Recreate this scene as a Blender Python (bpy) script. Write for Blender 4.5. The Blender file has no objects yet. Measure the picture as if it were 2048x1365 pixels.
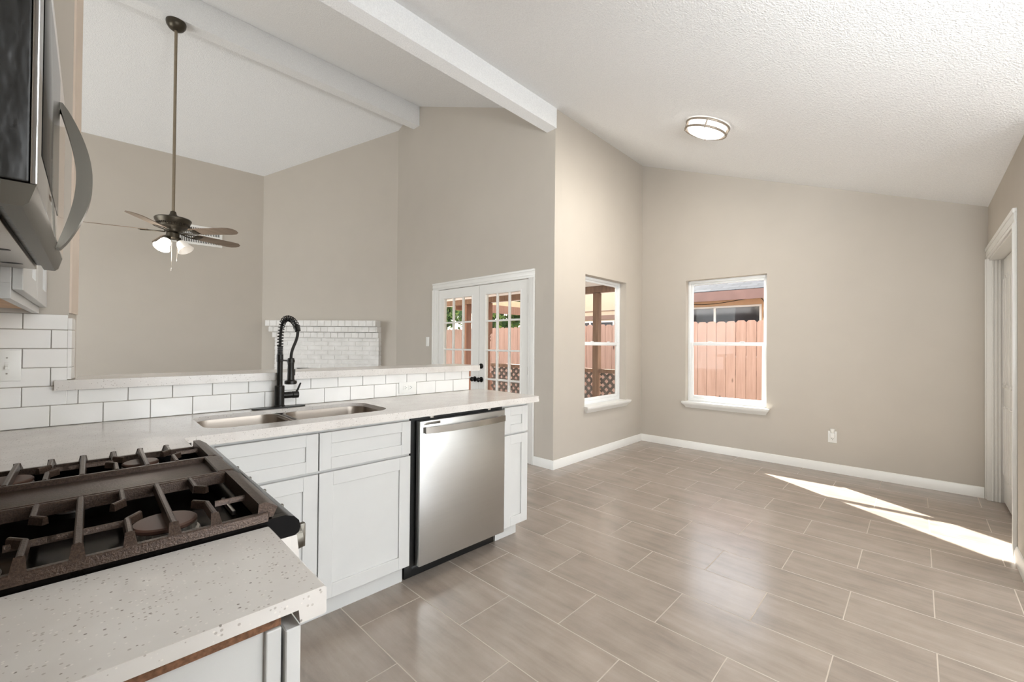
import bpy, bmesh, math, random
from mathutils import Vector, Matrix
random.seed(7)
SC = bpy.context.scene
COL = SC.collection
R = math.radians

# ------------------------------------------------------------------ camera
F, YAW, PIT, ROL, HC = 850.34, 0.80824, 0.0084, 0.0088, 1.257
cam_d = bpy.data.cameras.new('camera')
cam = bpy.data.objects.new('camera', cam_d)
COL.objects.link(cam)
cam_d.sensor_width = 36.0
cam_d.lens = F / 2048 * 36.0
cam_d.clip_start = 0.01
cam_d.clip_end = 200
fw = Vector((math.sin(YAW) * math.cos(PIT), math.cos(YAW) * math.cos(PIT), math.sin(PIT)))
rt = Vector((math.cos(YAW), -math.sin(YAW), 0))
up = rt.cross(fw)
r2 = rt * math.cos(ROL) + up * math.sin(ROL)
u2 = -rt * math.sin(ROL) + up * math.cos(ROL)
cam.matrix_world = Matrix(((r2.x, u2.x, -fw.x, 0), (r2.y, u2.y, -fw.y, 0), (r2.z, u2.z, -fw.z, HC), (0, 0, 0, 1)))
SC.camera = cam

# ------------------------------------------------------------------ world, sun, added fill lamps, exposure
world = bpy.data.worlds.new('world')
SC.world = world
world.use_nodes = True
wn = world.node_tree
wn.nodes.clear()
wo = wn.nodes.new('ShaderNodeOutputWorld')
wb = wn.nodes.new('ShaderNodeBackground')
sky = wn.nodes.new('ShaderNodeTexSky')
sky.sky_type = 'NISHITA'
sky.sun_disc = False
sky.sun_elevation = R(35)
sky.sun_rotation = R(34)
sky.air_density = 1.0
sky.dust_density = 3.0
mixw = wn.nodes.new('ShaderNodeMix')
mixw.data_type = 'RGBA'
mixw.inputs['Factor'].default_value = 0.55
mixw.inputs['A'].default_value = (1, 1, 1, 1)
wn.links.new(sky.outputs[0], mixw.inputs['A'])
mixw.inputs['B'].default_value = (7.0, 7.2, 7.6, 1)
wn.links.new(mixw.outputs['Result'], wb.inputs['Color'])
wb.inputs['Strength'].default_value = 0.28
wn.links.new(wb.outputs[0], wo.inputs[0])

sun_d = bpy.data.lights.new('sun', 'SUN')
sun_d.energy = 17.0
sun_d.angle = R(0.6)
sun_d.color = (1.0, 0.97, 0.93)
sun = bpy.data.objects.new('sun', sun_d)
COL.objects.link(sun)
sun.rotation_euler = Vector((0.78, 1.17, 1.0)).to_track_quat('Z', 'Y').to_euler()
sun.location = (9, 12, 10)

def area(name, loc, target, sx, sy, power, color=(1, 1, 1), spread=180):
    d = bpy.data.lights.new(name, 'AREA')
    d.shape = 'RECTANGLE'
    d.size, d.size_y = sx, sy
    d.energy = power
    d.color = color
    d.spread = R(spread)
    o = bpy.data.objects.new(name, d)
    COL.objects.link(o)
    o.location = loc
    o.rotation_euler = (Vector(loc) - Vector(target)).to_track_quat('Z', 'Y').to_euler()
    return o
# added fill lamps outside invented openings, behind the camera and in the living room
area('kitchen_fill', (1.3, -4.25, 1.4), (1.5, 0, 2.4), 3.2, 1.5, 72, (0.92, 0.97, 1.0))
area('living_fill', (-3.26, 5.1, 1.5), (0, 5.1, 1.9), 2.8, 1.9, 57, (0.91, 0.97, 1.0))

# unseen fill lamps added behind the camera, for the ceiling and the far wall
area('bounce_fill', (0.6, -1.7, 1.2), (1.1, -0.9, 3.4), 0.8, 0.8, 54, (0.92, 0.965, 1.0), 125)
area('far_wall_fill', (0.5, -0.45, 1.6), (5.2, 0.9, 2.5), 0.5, 0.5, 11.5, (0.92, 0.97, 1.0), 95)

SC.view_settings.view_transform = 'Standard'
SC.view_settings.look = 'None'
SC.view_settings.exposure = 0.93
SC.view_settings.gamma = 1.0
SC.view_settings.use_curve_mapping = False

# ------------------------------------------------------------------ materials
def srgb(r, g, b):
    f = lambda c: (c / 255 / 12.92) if c / 255 <= 0.04045 else ((c / 255 + 0.055) / 1.055) ** 2.4
    return (f(r), f(g), f(b), 1)

class NT:
    def __init__(s, name):
        s.m = bpy.data.materials.new(name)
        s.m.use_nodes = True
        s.t = s.m.node_tree
        s.n = s.t.nodes
        s.b = s.n['Principled BSDF']
    def add(s, typ, **kw):
        nd = s.n.new(typ)
        for k, v in kw.items():
            if k.startswith('i_'):
                nd.inputs[k[2:].replace('_', ' ')].default_value = v
            else:
                setattr(nd, k, v)
        return nd
    def link(s, a, b):
        s.t.links.new(a, b)
    def coord(s, kind='Object', scale=(1, 1, 1), loc=(0, 0, 0), rot=(0, 0, 0)):
        tc = s.add('ShaderNodeTexCoord')
        mp = s.add('ShaderNodeMapping')
        mp.inputs['Scale'].default_value = scale
        mp.inputs['Location'].default_value = loc
        mp.inputs['Rotation'].default_value = rot
        s.link(tc.outputs[kind], mp.inputs['Vector'])
        return mp.outputs[0]
    def noise(s, vec, scale, detail=3, rough=0.55):
        n = s.add('ShaderNodeTexNoise')
        n.inputs['Scale'].default_value = scale
        n.inputs['Detail'].default_value = detail
        n.inputs['Roughness'].default_value = rough
        s.link(vec, n.inputs['Vector'])
        return n
    def ramp(s, fac, stops):
        r = s.add('ShaderNodeValToRGB')
        e = r.color_ramp.elements
        while len(e) > 1:
            e.remove(e[-1])
        e[0].position, e[0].color = stops[0]
        for p, c in stops[1:]:
            x = e.new(p)
            x.color = c
        s.link(fac, r.inputs[0])
        return r
    def bump(s, height, strength, dist=0.002):
        b = s.add('ShaderNodeBump')
        b.inputs['Strength'].default_value = strength
        b.inputs['Distance'].default_value = dist
        s.link(height, b.inputs['Height'])
        s.link(b.outputs[0], s.b.inputs['Normal'])
        return b
    def mix(s, fac, a, b, typ='MIX'):
        m = s.add('ShaderNodeMix', data_type='RGBA', blend_type=typ)
        for sock, v in (('Factor', fac), ('A', a), ('B', b)):
            if hasattr(v, 'links'):
                s.link(v, m.inputs[sock])
            else:
                m.inputs[sock].default_value = v
        return m.outputs['Result']
    def base(s, c, rough=0.5, metal=0.0, spec=0.5, coat=0.0):
        if hasattr(c, 'links'):
            s.link(c, s.b.inputs['Base Color'])
        else:
            s.b.inputs['Base Color'].default_value = c
        s.b.inputs['Roughness'].default_value = rough
        s.b.inputs['Metallic'].default_value = metal
        s.b.inputs['Specular IOR Level'].default_value = spec
        s.b.inputs['Coat Weight'].default_value = coat
        return s.m

def plain(name, c, rough=0.5, metal=0.0, spec=0.5, var=0.03, scale=12, bump=0.0, bscale=200, coat=0.0):
    t = NT(name)
    v = t.coord()
    n = t.noise(v, scale, 2)
    lo = tuple(x * (1 - var) for x in c[:3]) + (1,)
    hi = tuple(min(1, x * (1 + var)) for x in c[:3]) + (1,)
    rp = t.ramp(n.outputs['Fac'], [(0.3, lo), (0.7, hi)])
    t.base(rp.outputs[0], rough, metal, spec, coat)
    if bump:
        t.bump(t.noise(v, bscale, 2).outputs['Fac'], bump, 0.001)
    return t.m

M = {}
M['wall'] = plain('wall_paint', srgb(191, 183, 172), 0.75, spec=0.25, var=0.015, scale=3, bump=0.12, bscale=160)
M['jamb'] = plain('beige_jamb_paint', srgb(214, 198, 182), 0.6, var=0.02)
M['whitewall'] = plain('white_wall_paint', srgb(232, 230, 226), 0.7, var=0.01)  # unseen kitchen walls made lighter so the dishwasher reflects a bright room
M['white'] = plain('white_trim_paint', srgb(233, 231, 226), 0.35, var=0.01)
M['vinyl'] = plain('white_vinyl', srgb(238, 239, 238), 0.35, var=0.01)
M['cabinet'] = plain('white_cabinet_paint', srgb(206, 205, 202), 0.38, var=0.01)
M['plastic'] = plain('white_plastic', srgb(236, 235, 230), 0.35, var=0.01)
M['slot'] = plain('dark_slot', srgb(40, 38, 36), 0.6)
M['black'] = plain('black_enamel', srgb(13, 11, 10), 0.14, var=0.05, spec=0.07)
M['blackplastic'] = plain('black_plastic', srgb(18, 18, 18), 0.35, var=0.05)
M['bronze'] = plain('dark_bronze', srgb(74, 68, 58), 0.38, metal=0.75, var=0.06)
M['rod'] = plain('bronze_rod', srgb(138, 126, 108), 0.35, metal=0.45, var=0.06)
M['faucet'] = plain('matte_black_metal', srgb(34, 32, 29), 0.38, metal=0.5, var=0.05)
M['nickel'] = plain('brushed_nickel', srgb(176, 170, 162), 0.3, metal=1.0, var=0.03)
M['ring'] = plain('satin_nickel_ring', srgb(150, 138, 124), 0.45, metal=0.5)
M['knob'] = plain('black_knob_metal', srgb(20, 17, 17), 0.25, metal=0.4)
M['pboard'] = plain('raw_particle_board', srgb(126, 90, 66), 0.9, var=0.35, scale=150)
M['rawwood'] = plain('raw_wood_underside', srgb(214, 180, 148), 0.7, var=0.06, scale=20)
M['shade'] = None

def ceiling_mat():
    t = NT('popcorn_ceiling')
    v = t.coord()
    n1 = t.noise(v, 120, 3, 0.6)
    n2 = t.noise(v, 60, 2)
    rp = t.ramp(n1.outputs['Fac'], [(0.3, srgb(232, 232, 232)), (0.75, srgb(246, 246, 245))])
    t.base(rp.outputs[0], 0.9, spec=0.1)
    a = t.add('ShaderNodeMath', operation='ADD')
    t.link(n1.outputs['Fac'], a.inputs[0])
    t.link(n2.outputs['Fac'], a.inputs[1])
    t.bump(a.outputs[0], 0.7, 0.004)
    return t.m
M['ceiling'] = ceiling_mat()

def floor_mat():
    t = NT('porcelain_floor_tile')
    tc = t.add('ShaderNodeTexCoord')
    sx = t.add('ShaderNodeSeparateXYZ')
    t.link(tc.outputs['Object'], sx.inputs[0])
    def math_(op, a, b):
        m = t.add('ShaderNodeMath', operation=op)
        for i, q in enumerate((a, b)):
            if hasattr(q, 'links'):
                t.link(q, m.inputs[i])
            else:
                m.inputs[i].default_value = q
        return m.outputs[0]
    u = math_('SUBTRACT', -0.0571, sx.outputs['Y'])
    vv = math_('SUBTRACT', sx.outputs['X'], 1.8589)
    cb = t.add('ShaderNodeCombineXYZ')
    t.link(u, cb.inputs['X'])
    t.link(vv, cb.inputs['Y'])
    br = t.add('ShaderNodeTexBrick', offset=0.5, offset_frequency=2)
    br.inputs['Scale'].default_value = 1.0
    br.inputs['Brick Width'].default_value = 0.6145
    br.inputs['Row Height'].default_value = 0.3156
    br.inputs['Mortar Size'].default_value = 0.0026
    br.inputs['Mortar Smooth'].default_value = 0.2
    br.inputs['Bias'].default_value = 0.0
    br.inputs['Color1'].default_value = (0, 0, 0, 1)
    br.inputs['Color2'].default_value = (1, 1, 1, 1)
    br.inputs['Mortar'].default_value = (0.5, 0.5, 0.5, 1)
    t.link(cb.outputs[0], br.inputs['Vector'])
    mp = t.add('ShaderNodeMapping')
    mp.inputs['Scale'].default_value = (1.2, 9.0, 1)
    t.link(cb.outputs[0], mp.inputs['Vector'])
    # every tile gets its own streaks
    off = t.mix(1.0, mp.outputs[0], t.mix(1.0, br.outputs['Color'], (7, 7, 7, 1), 'MULTIPLY'), 'ADD')
    st = t.noise(off, 1.7, 6, 0.62)
    st2 = t.noise(cb.outputs[0], 6, 5, 0.6)
    c1 = t.ramp(st.outputs['Fac'], [(0.28, srgb(132, 119, 109)), (0.5, srgb(154, 140, 128)), (0.72, srgb(170, 156, 144))])
    c2 = t.mix(0.25, c1.outputs[0], t.ramp(st2.outputs['Fac'], [(0.35, srgb(116, 105, 96)), (0.7, srgb(172, 159, 147))]).outputs[0])
    tint = t.mix(0.12, c2, t.mix(br.outputs['Color'], srgb(138, 128, 118), srgb(178, 165, 152)))
    col = t.mix(br.outputs['Fac'], tint, srgb(184, 170, 155))
    t.base(col, 0.3, spec=0.75)
    rr = t.add('ShaderNodeMapRange')
    rr.inputs['To Min'].default_value = 0.19
    rr.inputs['To Max'].default_value = 0.262
    t.link(st2.outputs['Fac'], rr.inputs['Value'])
    rg = t.mix(br.outputs['Fac'], rr.outputs[0], (0.8, 0.8, 0.8, 1))
    t.link(rg, t.b.inputs['Roughness'])
    inv = math_('SUBTRACT', 1.0, br.outputs['Fac'])
    h = math_('ADD', inv, math_('MULTIPLY', st2.outputs['Fac'], 0.008))
    t.bump(h, 0.5, 0.003)
    return t.m
M['floor'] = floor_mat()

def quartz_mat():
    t = NT('speckled_quartz')
    v = t.coord()
    n = t.noise(v, 9, 3)
    base = t.ramp(n.outputs['Fac'], [(0.3, srgb(210, 204, 198)), (0.7, srgb(221, 216, 210))]).outputs[0]
    def specks(scale, size, thr, col, base):
        vo = t.add('ShaderNodeTexVoronoi')
        vo.inputs['Scale'].default_value = scale
        t.link(v, vo.inputs['Vector'])
        sp = t.add('ShaderNodeSeparateColor')
        t.link(vo.outputs['Color'], sp.inputs[0])
        g = t.add('ShaderNodeMath', operation='GREATER_THAN')
        t.link(sp.outputs[0], g.inputs[0])
        g.inputs[1].default_value = thr
        l = t.add('ShaderNodeMath', operation='LESS_THAN')
        t.link(vo.outputs['Distance'], l.inputs[0])
        l.inputs[1].default_value = size
        mu = t.add('ShaderNodeMath', operation='MULTIPLY')
        t.link(g.outputs[0], mu.inputs[0])
        t.link(l.outputs[0], mu.inputs[1])
        return t.mix(mu.outputs[0], base, col)
    c = specks(170, 0.30, 0.78, srgb(186, 178, 170), base)
    c = specks(120, 0.2, 0.88, srgb(150, 142, 134), c)
    c = specks(210, 0.3, 0.86, srgb(230, 224, 217), c)
    t.base(c, 0.2, spec=0.5)
    return t.m
M['quartz'] = quartz_mat()

def tile_mat():
    t = NT('white_glazed_tile')
    v = t.coord()
    n = t.noise(v, 6, 2)
    t.base(t.ramp(n.outputs['Fac'], [(0.3, srgb(239, 237, 233)), (0.7, srgb(245, 243, 240))]).outputs[0], 0.14, spec=0.5)
    t.bump(t.noise(v, 14, 2).outputs['Fac'], 0.12, 0.003)
    return t.m
M['tile'] = tile_mat()
M['grout'] = plain('tile_grout', srgb(176, 168, 158), 0.9, var=0.05, scale=60)

def steel_mat(name, rough, col, axis):
    t = NT(name)
    sc = [400, 400, 400]
    sc[axis] = 3
    v = t.coord(scale=tuple(sc))
    n = t.noise(v, 1, 3)
    t.base(t.ramp(n.outputs['Fac'], [(0.3, tuple(x * .96 for x in col[:3]) + (1,)), (0.7, col)]).outputs[0], rough, metal=1.0)
    mr = t.add('ShaderNodeMapRange')
    mr.inputs['To Min'].default_value = rough * .9
    mr.inputs['To Max'].default_value = rough * 1.12
    t.link(n.outputs['Fac'], mr.inputs['Value'])
    t.link(mr.outputs[0], t.b.inputs['Roughness'])
    return t.m
M['steel'] = steel_mat('brushed_stainless', 0.33, srgb(200, 200, 198), 0)
M['handlesteel'] = steel_mat('satin_handle_steel', 0.24, srgb(168, 164, 158), 0)
M['steelv'] = steel_mat('brushed_stainless_upright', 0.3, srgb(196, 193, 188), 2)
M['sink'] = steel_mat('sink_stainless', 0.36, srgb(168, 158, 148), 0)
M['greysteel'] = steel_mat('dark_brushed_stainless', 0.42, srgb(116, 112, 104), 2)
M['mirror'] = plain('polished_door_face', srgb(200, 200, 202), 0.06, metal=1.0, var=0.01)
def blackgloss():
    t = NT('pebbled_black_case')
    v = t.coord(scale=(1, 1, .35))
    n = t.noise(v, 22, 3)
    t.base(srgb(26, 24, 22), 0.3, spec=0.4)
    t.bump(n.outputs['Fac'], 0.35, 0.008)
    return t.m
M['case'] = blackgloss()
def iron():
    t = NT('cast_iron')
    v = t.coord()
    n = t.noise(v, 330, 2)
    t.base(t.ramp(n.outputs['Fac'], [(0.3, srgb(58, 45, 37)), (0.7, srgb(84, 67, 56))]).outputs[0], 0.36, metal=0.55, spec=0.7)
    t.bump(n.outputs['Fac'], 0.35, 0.002)
    return t.m
M['iron'] = iron()
M['burner'] = plain('burner_cap_enamel', srgb(92, 68, 57), 0.45, spec=0.4, var=0.05)
M['alu'] = plain('burner_aluminium', srgb(190, 186, 180), 0.4, metal=0.9)
def brickmat():
    t = NT('white_painted_brick')
    v = t.coord()
    t.base(t.ramp(t.noise(v, 8, 2).outputs['Fac'], [(0.3, srgb(222, 219, 214)), (0.7, srgb(236, 233, 229))]).outputs[0], 0.6, spec=0.3)
    t.bump(t.noise(v, 70, 4).outputs['Fac'], 0.6, 0.006)
    return t.m
M['brick'] = brickmat()
M['firebox_black'] = plain('black_firebox', srgb(22, 20, 19), 0.95)

def wood_mat(name, lo, hi, knots=True, axis=2, rough=0.75):
    t = NT(name)
    sc = [16, 16, 16]
    sc[axis] = 1.1
    v = t.coord(scale=tuple(sc))
    n = t.noise(v, 1.6, 6, 0.6)
    c = t.ramp(n.outputs['Fac'], [(0.25, lo), (0.75, hi)]).outputs[0]
    if knots:
        sk = [5, 5, 5]
        sk[axis] = 1.9
        vk = t.coord(scale=tuple(sk))
        vo = t.add('ShaderNodeTexVoronoi')
        vo.inputs['Scale'].default_value = 1.0
        t.link(vk, vo.inputs['Vector'])
        k = t.ramp(vo.outputs['Distance'], [(0.05, (1, 1, 1, 1)), (0.11, (0, 0, 0, 1))])
        c = t.mix(k.outputs[0], c, tuple(x * 0.3 for x in lo[:3]) + (1,))
    t.base(c, rough, spec=0.2)
    return t.m
M['fence'] = wood_mat('cedar_fence_boards', srgb(160, 130, 118), srgb(184, 154, 142))
M['post'] = wood_mat('weathered_brown_timber', srgb(112, 88, 74), srgb(150, 122, 104), knots=False)
M['redpost'] = wood_mat('reddish_timber', srgb(136, 100, 84), srgb(160, 124, 106), knots=False)
M['lattice'] = plain('weathered_lattice', srgb(104, 94, 88), 0.8, var=0.12, scale=20)
M['creamboard'] = plain('pale_board', srgb(206, 184, 150), 0.7, var=0.05)
M['blade'] = wood_mat('grey_brown_fan_blade', srgb(120, 104, 90), srgb(150, 134, 118), knots=False, axis=0, rough=0.35)
M['patio_ceiling'] = plain('painted_patio_ceiling', srgb(240, 238, 240), 0.8, var=0.02)
M['housewall'] = plain('tan_siding', srgb(224, 190, 156), 0.8, var=0.04)
M['creamwall'] = plain('cream_siding', srgb(204, 188, 164), 0.8, var=0.03)
M['fascia'] = plain('mauve_brown_fascia', srgb(132, 106, 100), 0.8, var=0.08, scale=6)
M['darkglass'] = plain('dark_window_pane', srgb(52, 54, 60), 0.08, spec=0.6, var=0.3, scale=3)
M['brownband'] = plain('brown_trim_band', srgb(140, 116, 104), 0.8)
M['ground'] = plain('bare_ground', srgb(150, 138, 120), 0.95, var=0.15, scale=4)
M['concrete'] = plain('patio_concrete', srgb(205, 198, 190), 0.85, var=0.06, scale=5)
M['bark'] = plain('bark', srgb(92, 74, 60), 0.9, var=0.2, scale=20)
def leafmat():
    t = NT('green_leaves')
    oi = t.add('ShaderNodeNewGeometry')
    r = t.ramp(oi.outputs['Random Per Island'], [(0.0, srgb(34, 54, 28)), (0.6, srgb(62, 92, 44)), (1.0, srgb(112, 138, 68))])
    t.base(r.outputs[0], 0.6, spec=0.3)
    return t.m
M['leaf'] = leafmat()
def shingles():
    t = NT('asphalt_shingles')
    v = t.coord()
    br = t.add('ShaderNodeTexBrick', offset=0.5)
    br.inputs['Scale'].default_value = 1
    br.inputs['Brick Width'].default_value = 0.3
    br.inputs['Row Height'].default_value = 0.14
    br.inputs['Mortar Size'].default_value = 0.008
    br.inputs['Color1'].default_value = srgb(46, 47, 52)
    br.inputs['Color2'].default_value = srgb(64, 64, 68)
    br.inputs['Mortar'].default_value = srgb(26, 26, 27)
    mp = t.add('ShaderNodeMapping')
    mp.inputs['Rotation'].default_value = (0, 0, R(90))
    t.link(v, mp.inputs[0])
    t.link(mp.outputs[0], br.inputs['Vector'])
    t.base(br.outputs['Color'], 0.9, spec=0.2)
    return t.m
M['shingle'] = shingles()
def glassmat():
    m = bpy.data.materials.new('clear_window_glass')
    m.use_nodes = True
    nt = m.node_tree
    nt.nodes.clear()
    o = nt.nodes.new('ShaderNodeOutputMaterial')
    mx = nt.nodes.new('ShaderNodeMixShader')
    tr = nt.nodes.new('ShaderNodeBsdfTransparent')
    tr.inputs[0].default_value = (0.97, 0.98, 0.97, 1)
    gl = nt.nodes.new('ShaderNodeBsdfGlossy')
    gl.inputs['Roughness'].default_value = 0.02
    lw = nt.nodes.new('ShaderNodeLayerWeight')
    lw.inputs['Blend'].default_value = 0.5
    pw = nt.nodes.new('ShaderNodeMath')
    pw.operation = 'POWER'
    pw.inputs[1].default_value = 5.0
    mr = nt.nodes.new('ShaderNodeMapRange')
    mr.inputs['To Min'].default_value = 0.008
    mr.inputs['To Max'].default_value = 0.9
    nt.links.new(lw.outputs['Facing'], pw.inputs[0])
    nt.links.new(pw.outputs[0], mr.inputs['Value'])
    nt.links.new(mr.outputs[0], mx.inputs[0])
    nt.links.new(tr.outputs[0], mx.inputs[1])
    nt.links.new(gl.outputs[0], mx.inputs[2])
    nt.links.new(mx.outputs[0], o.inputs[0])
    return m
M['glass'] = glassmat()
def emis(name, col, st):
    t = NT(name)
    t.base(col, 0.4)
    t.b.inputs['Emission Color'].default_value = col
    t.b.inputs['Emission Strength'].default_value = st
    return t.m
M['diffuser'] = emis('lit_frosted_diffuser', (1, 0.97, 0.92, 1), 1.3)
M['litshade'] = emis('lit_frosted_shade', (1, 0.96, 0.9, 1), 5.0)
M['dimshade'] = emis('glowing_frosted_shade', (1, 0.95, 0.88, 1), 0.08)

# ------------------------------------------------------------------ frames and object helpers
class Frame:
    def __init__(s, ox=0, oy=0, ang=0):
        s.o = Vector((ox, oy, 0))
        s.a = ang
        s.m = Matrix.Translation(s.o) @ Matrix.Rotation(ang, 4, 'Z')
W = Frame()
TK = -0.02726
K = Frame(0, 0, TK)                       # the kitchen sits 1.6 degrees off the house grid
def wframe(A, B):
    f = Frame(A[0], A[1], math.atan2(B[1] - A[1], B[0] - A[0]))
    f.L = math.hypot(B[0] - A[0], B[1] - A[1])
    return f

OFF, FR = {}, {}
def props(o, label=None, cat=None, group=None, kind=None):
    if label: o['label'] = label
    if cat: o['category'] = cat
    if group: o['group'] = group
    if kind: o['kind'] = kind
def place(o, frame, base, tilt=None):
    m = frame.m @ Matrix.Translation(Vector(base))
    if tilt is not None:
        m = m @ tilt
    o.location = m.to_translation()
    o.rotation_euler = m.to_euler()
    OFF[o.name] = Vector(base)
    FR[o.name] = (frame, m)
def thing(name, label, cat, base, frame=W, group=None, kind=None):
    o = bpy.data.objects.new(name, None)
    o.empty_display_size = 0.1
    COL.objects.link(o)
    place(o, frame, base)
    props(o, label, cat, group, kind)
    return o
def finish(bm, name, mat, smooth=35):
    bmesh.ops.recalc_face_normals(bm, faces=bm.faces)
    me = bpy.data.meshes.new(name)
    bm.to_mesh(me)
    bm.free()
    for m_ in (mat if isinstance(mat, (list, tuple)) else [mat]):
        me.materials.append(m_)
    if smooth:
        me.shade_smooth()
        me.set_sharp_from_angle(angle=R(smooth))
    return me
def part(name, bm, mat, parent, smooth=35, label=None):
    """bm is in the parent's frame coordinates"""
    off = OFF[parent.name]
    bmesh.ops.translate(bm, verts=bm.verts, vec=-off)
    o = bpy.data.objects.new(name, finish(bm, name, mat, smooth))
    COL.objects.link(o)
    o.parent = parent
    OFF[o.name] = off
    FR[o.name] = FR[parent.name]
    if label: o['label'] = label
    return o
def single(name, bm, mat, label, cat, base, frame=W, group=None, kind=None, smooth=35):
    bmesh.ops.translate(bm, verts=bm.verts, vec=-Vector(base))
    o = bpy.data.objects.new(name, finish(bm, name, mat, smooth))
    COL.objects.link(o)
    place(o, frame, base)
    props(o, label, cat, group, kind)
    return o
def struct(name, bm, mat, label, cat, frame=W, base=(0, 0, 0), smooth=35):
    return single(name, bm, mat, label, cat, base, frame, None, 'structure', smooth)
def copy_tree(o, parent=None):
    c = o.copy()
    COL.objects.link(c)
    if parent is not None:
        c.parent = parent
    OFF[c.name] = OFF.get(o.name)
    FR[c.name] = FR.get(o.name)
    for ch in list(o.children):
        copy_tree(ch, c)
    return c

# ------------------------------------------------------------------ mesh helpers
def nb():
    return bmesh.new()
def box(bm, x0, x1, y0, y1, z0, z1, bev=0.0, seg=2, mi=0):
    x0, x1 = min(x0, x1), max(x0, x1)
    y0, y1 = min(y0, y1), max(y0, y1)
    z0, z1 = min(z0, z1), max(z0, z1)
    mt = Matrix.Translation(((x0 + x1) / 2, (y0 + y1) / 2, (z0 + z1) / 2)) @ Matrix.Diagonal((x1 - x0, y1 - y0, z1 - z0, 1))
    r = bmesh.ops.create_cube(bm, size=1, matrix=mt)
    vs = r['verts']
    fs = {f for v in vs for f in v.link_faces}
    if bev:
        es = list({e for v in vs for e in v.link_edges})
        rr = bmesh.ops.bevel(bm, geom=es, offset=bev, segments=seg, profile=0.5, affect='EDGES', clamp_overlap=True)
        fs = set(rr['faces']) | {f for f in fs if f.is_valid}
    if mi:
        for f in fs:
            f.material_index = mi
    return vs
def hexa(bm, c, mi=0):
    """8 corners: bottom 4 (ccw) then top 4"""
    v = [bm.verts.new(p) for p in c]
    for f in ((0, 3, 2, 1), (4, 5, 6, 7), (0, 1, 5, 4), (1, 2, 6, 5), (2, 3, 7, 6), (3, 0, 4, 7)):
        fc = bm.faces.new([v[i] for i in f])
        fc.material_index = mi
def prism(bm, pts, axis, a0, a1, mi=0):
    """extrude a 2D polygon along an axis: pts in the two other axes in xyz order"""
    def mk(p, a):
        q = list(p)
        q.insert(axis, a)
        return bm.verts.new(q)
    lo = [mk(p, a0) for p in pts]
    hi = [mk(p, a1) for p in pts]
    n = len(pts)
    fs = [bm.faces.new(lo), bm.faces.new(hi)]
    for i in range(n):
        fs.append(bm.faces.new((lo[i], lo[(i + 1) % n], hi[(i + 1) % n], hi[i])))
    for f in fs:
        f.material_index = mi
def cyl(bm, p0, p1, r0, r1=None, seg=20, caps=True):
    p0, p1 = Vector(p0), Vector(p1)
    r1 = r0 if r1 is None else r1
    d = p1 - p0
    q = d.to_track_quat('Z', 'Y').to_matrix().to_4x4()
    mt = Matrix.Translation((p0 + p1) / 2) @ q
    bmesh.ops.create_cone(bm, cap_ends=caps, segments=seg, radius1=r0, radius2=r1, depth=d.length, matrix=mt)
def lathe(bm, prof, centre=(0, 0, 0), seg=32, mat=None, cap=True):
    """prof: list of (r, z)"""
    rings = []
    mt = (mat or Matrix.Identity(4))
    c = Vector(centre)
    for r, z in prof:
        if r < 1e-6:
            rings.append([bm.verts.new(c + (mt @ Vector((0, 0, z))))])
        else:
            rings.append([bm.verts.new(c + (mt @ Vector((r * math.cos(2 * math.pi * i / seg), r * math.sin(2 * math.pi * i / seg), z)))) for i in range(seg)])
    for a, b in zip(rings, rings[1:]):
        if len(a) == 1 and len(b) == 1:
            continue
        for i in range(seg):
            j = (i + 1) % seg
            if len(a) == 1:
                bm.faces.new((a[0], b[i], b[j]))
            elif len(b) == 1:
                bm.faces.new((a[i], a[j], b[0]))
            else:
                bm.faces.new((a[i], a[j], b[j], b[i]))
    if cap:
        for rg in (rings[0], rings[-1]):
            if len(rg) > 1:
                bm.faces.new(rg)
def tube(bm, pts, rad, seg=10, closed=False):
    pts = [Vector(p) for p in pts]
    n = len(pts)
    rads = rad if isinstance(rad, (list, tuple)) else [rad] * n
    rings = []
    prev = None
    for i, p in enumerate(pts):
        if closed:
            t = pts[(i + 1) % n] - pts[i - 1]
        else:
            t = pts[min(i + 1, n - 1)] - pts[max(i - 1, 0)]
        t.normalize()
        if prev is None:
            a = Vector((0, 0, 1)) if abs(t.z) < 0.9 else Vector((1, 0, 0))
            u = t.cross(a).normalized()
        else:
            u = (prev - t * prev.dot(t)).normalized()
        prev = u
        w = t.cross(u)
        rings.append([bm.verts.new(p + (u * math.cos(2 * math.pi * k / seg) + w * math.sin(2 * math.pi * k / seg)) * rads[i]) for k in range(seg)])
    for i in range(n if closed else n - 1):
        a, b = rings[i], rings[(i + 1) % n]
        for k in range(seg):
            bm.faces.new((a[k], a[(k + 1) % seg], b[(k + 1) % seg], b[k]))
    if not closed:
        bm.faces.new(rings[0])
        bm.faces.new(rings[-1])
def bez(p0, p1, p2, p3, n):
    out = []
    for i in range(n + 1):
        t = i / n
        out.append(Vector(p0) * (1 - t) ** 3 + Vector(p1) * 3 * t * (1 - t) ** 2 + Vector(p2) * 3 * t * t * (1 - t) + Vector(p3) * t ** 3)
    return out
def rrect(x0, x1, y0, y1, r, n=6):
    pts = []
    for cx, cy, a in ((x1 - r, y0 + r, -90), (x1 - r, y1 - r, 0), (x0 + r, y1 - r, 90), (x0 + r, y0 + r, 180)):
        for i in range(n + 1):
            t = R(a + 90 * i / n)
            pts.append((cx + r * math.cos(t), cy + r * math.sin(t)))
    return pts
def loft(bm, loops, close_last=True, close_first=False):
    rs = [[bm.verts.new(p) for p in lp] for lp in loops]
    n = len(rs[0])
    for a, b in zip(rs, rs[1:]):
        for i in range(n):
            bm.faces.new((a[i], a[(i + 1) % n], b[(i + 1) % n], b[i]))
    if close_last: bm.faces.new(rs[-1])
    if close_first: bm.faces.new(rs[0])
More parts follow.
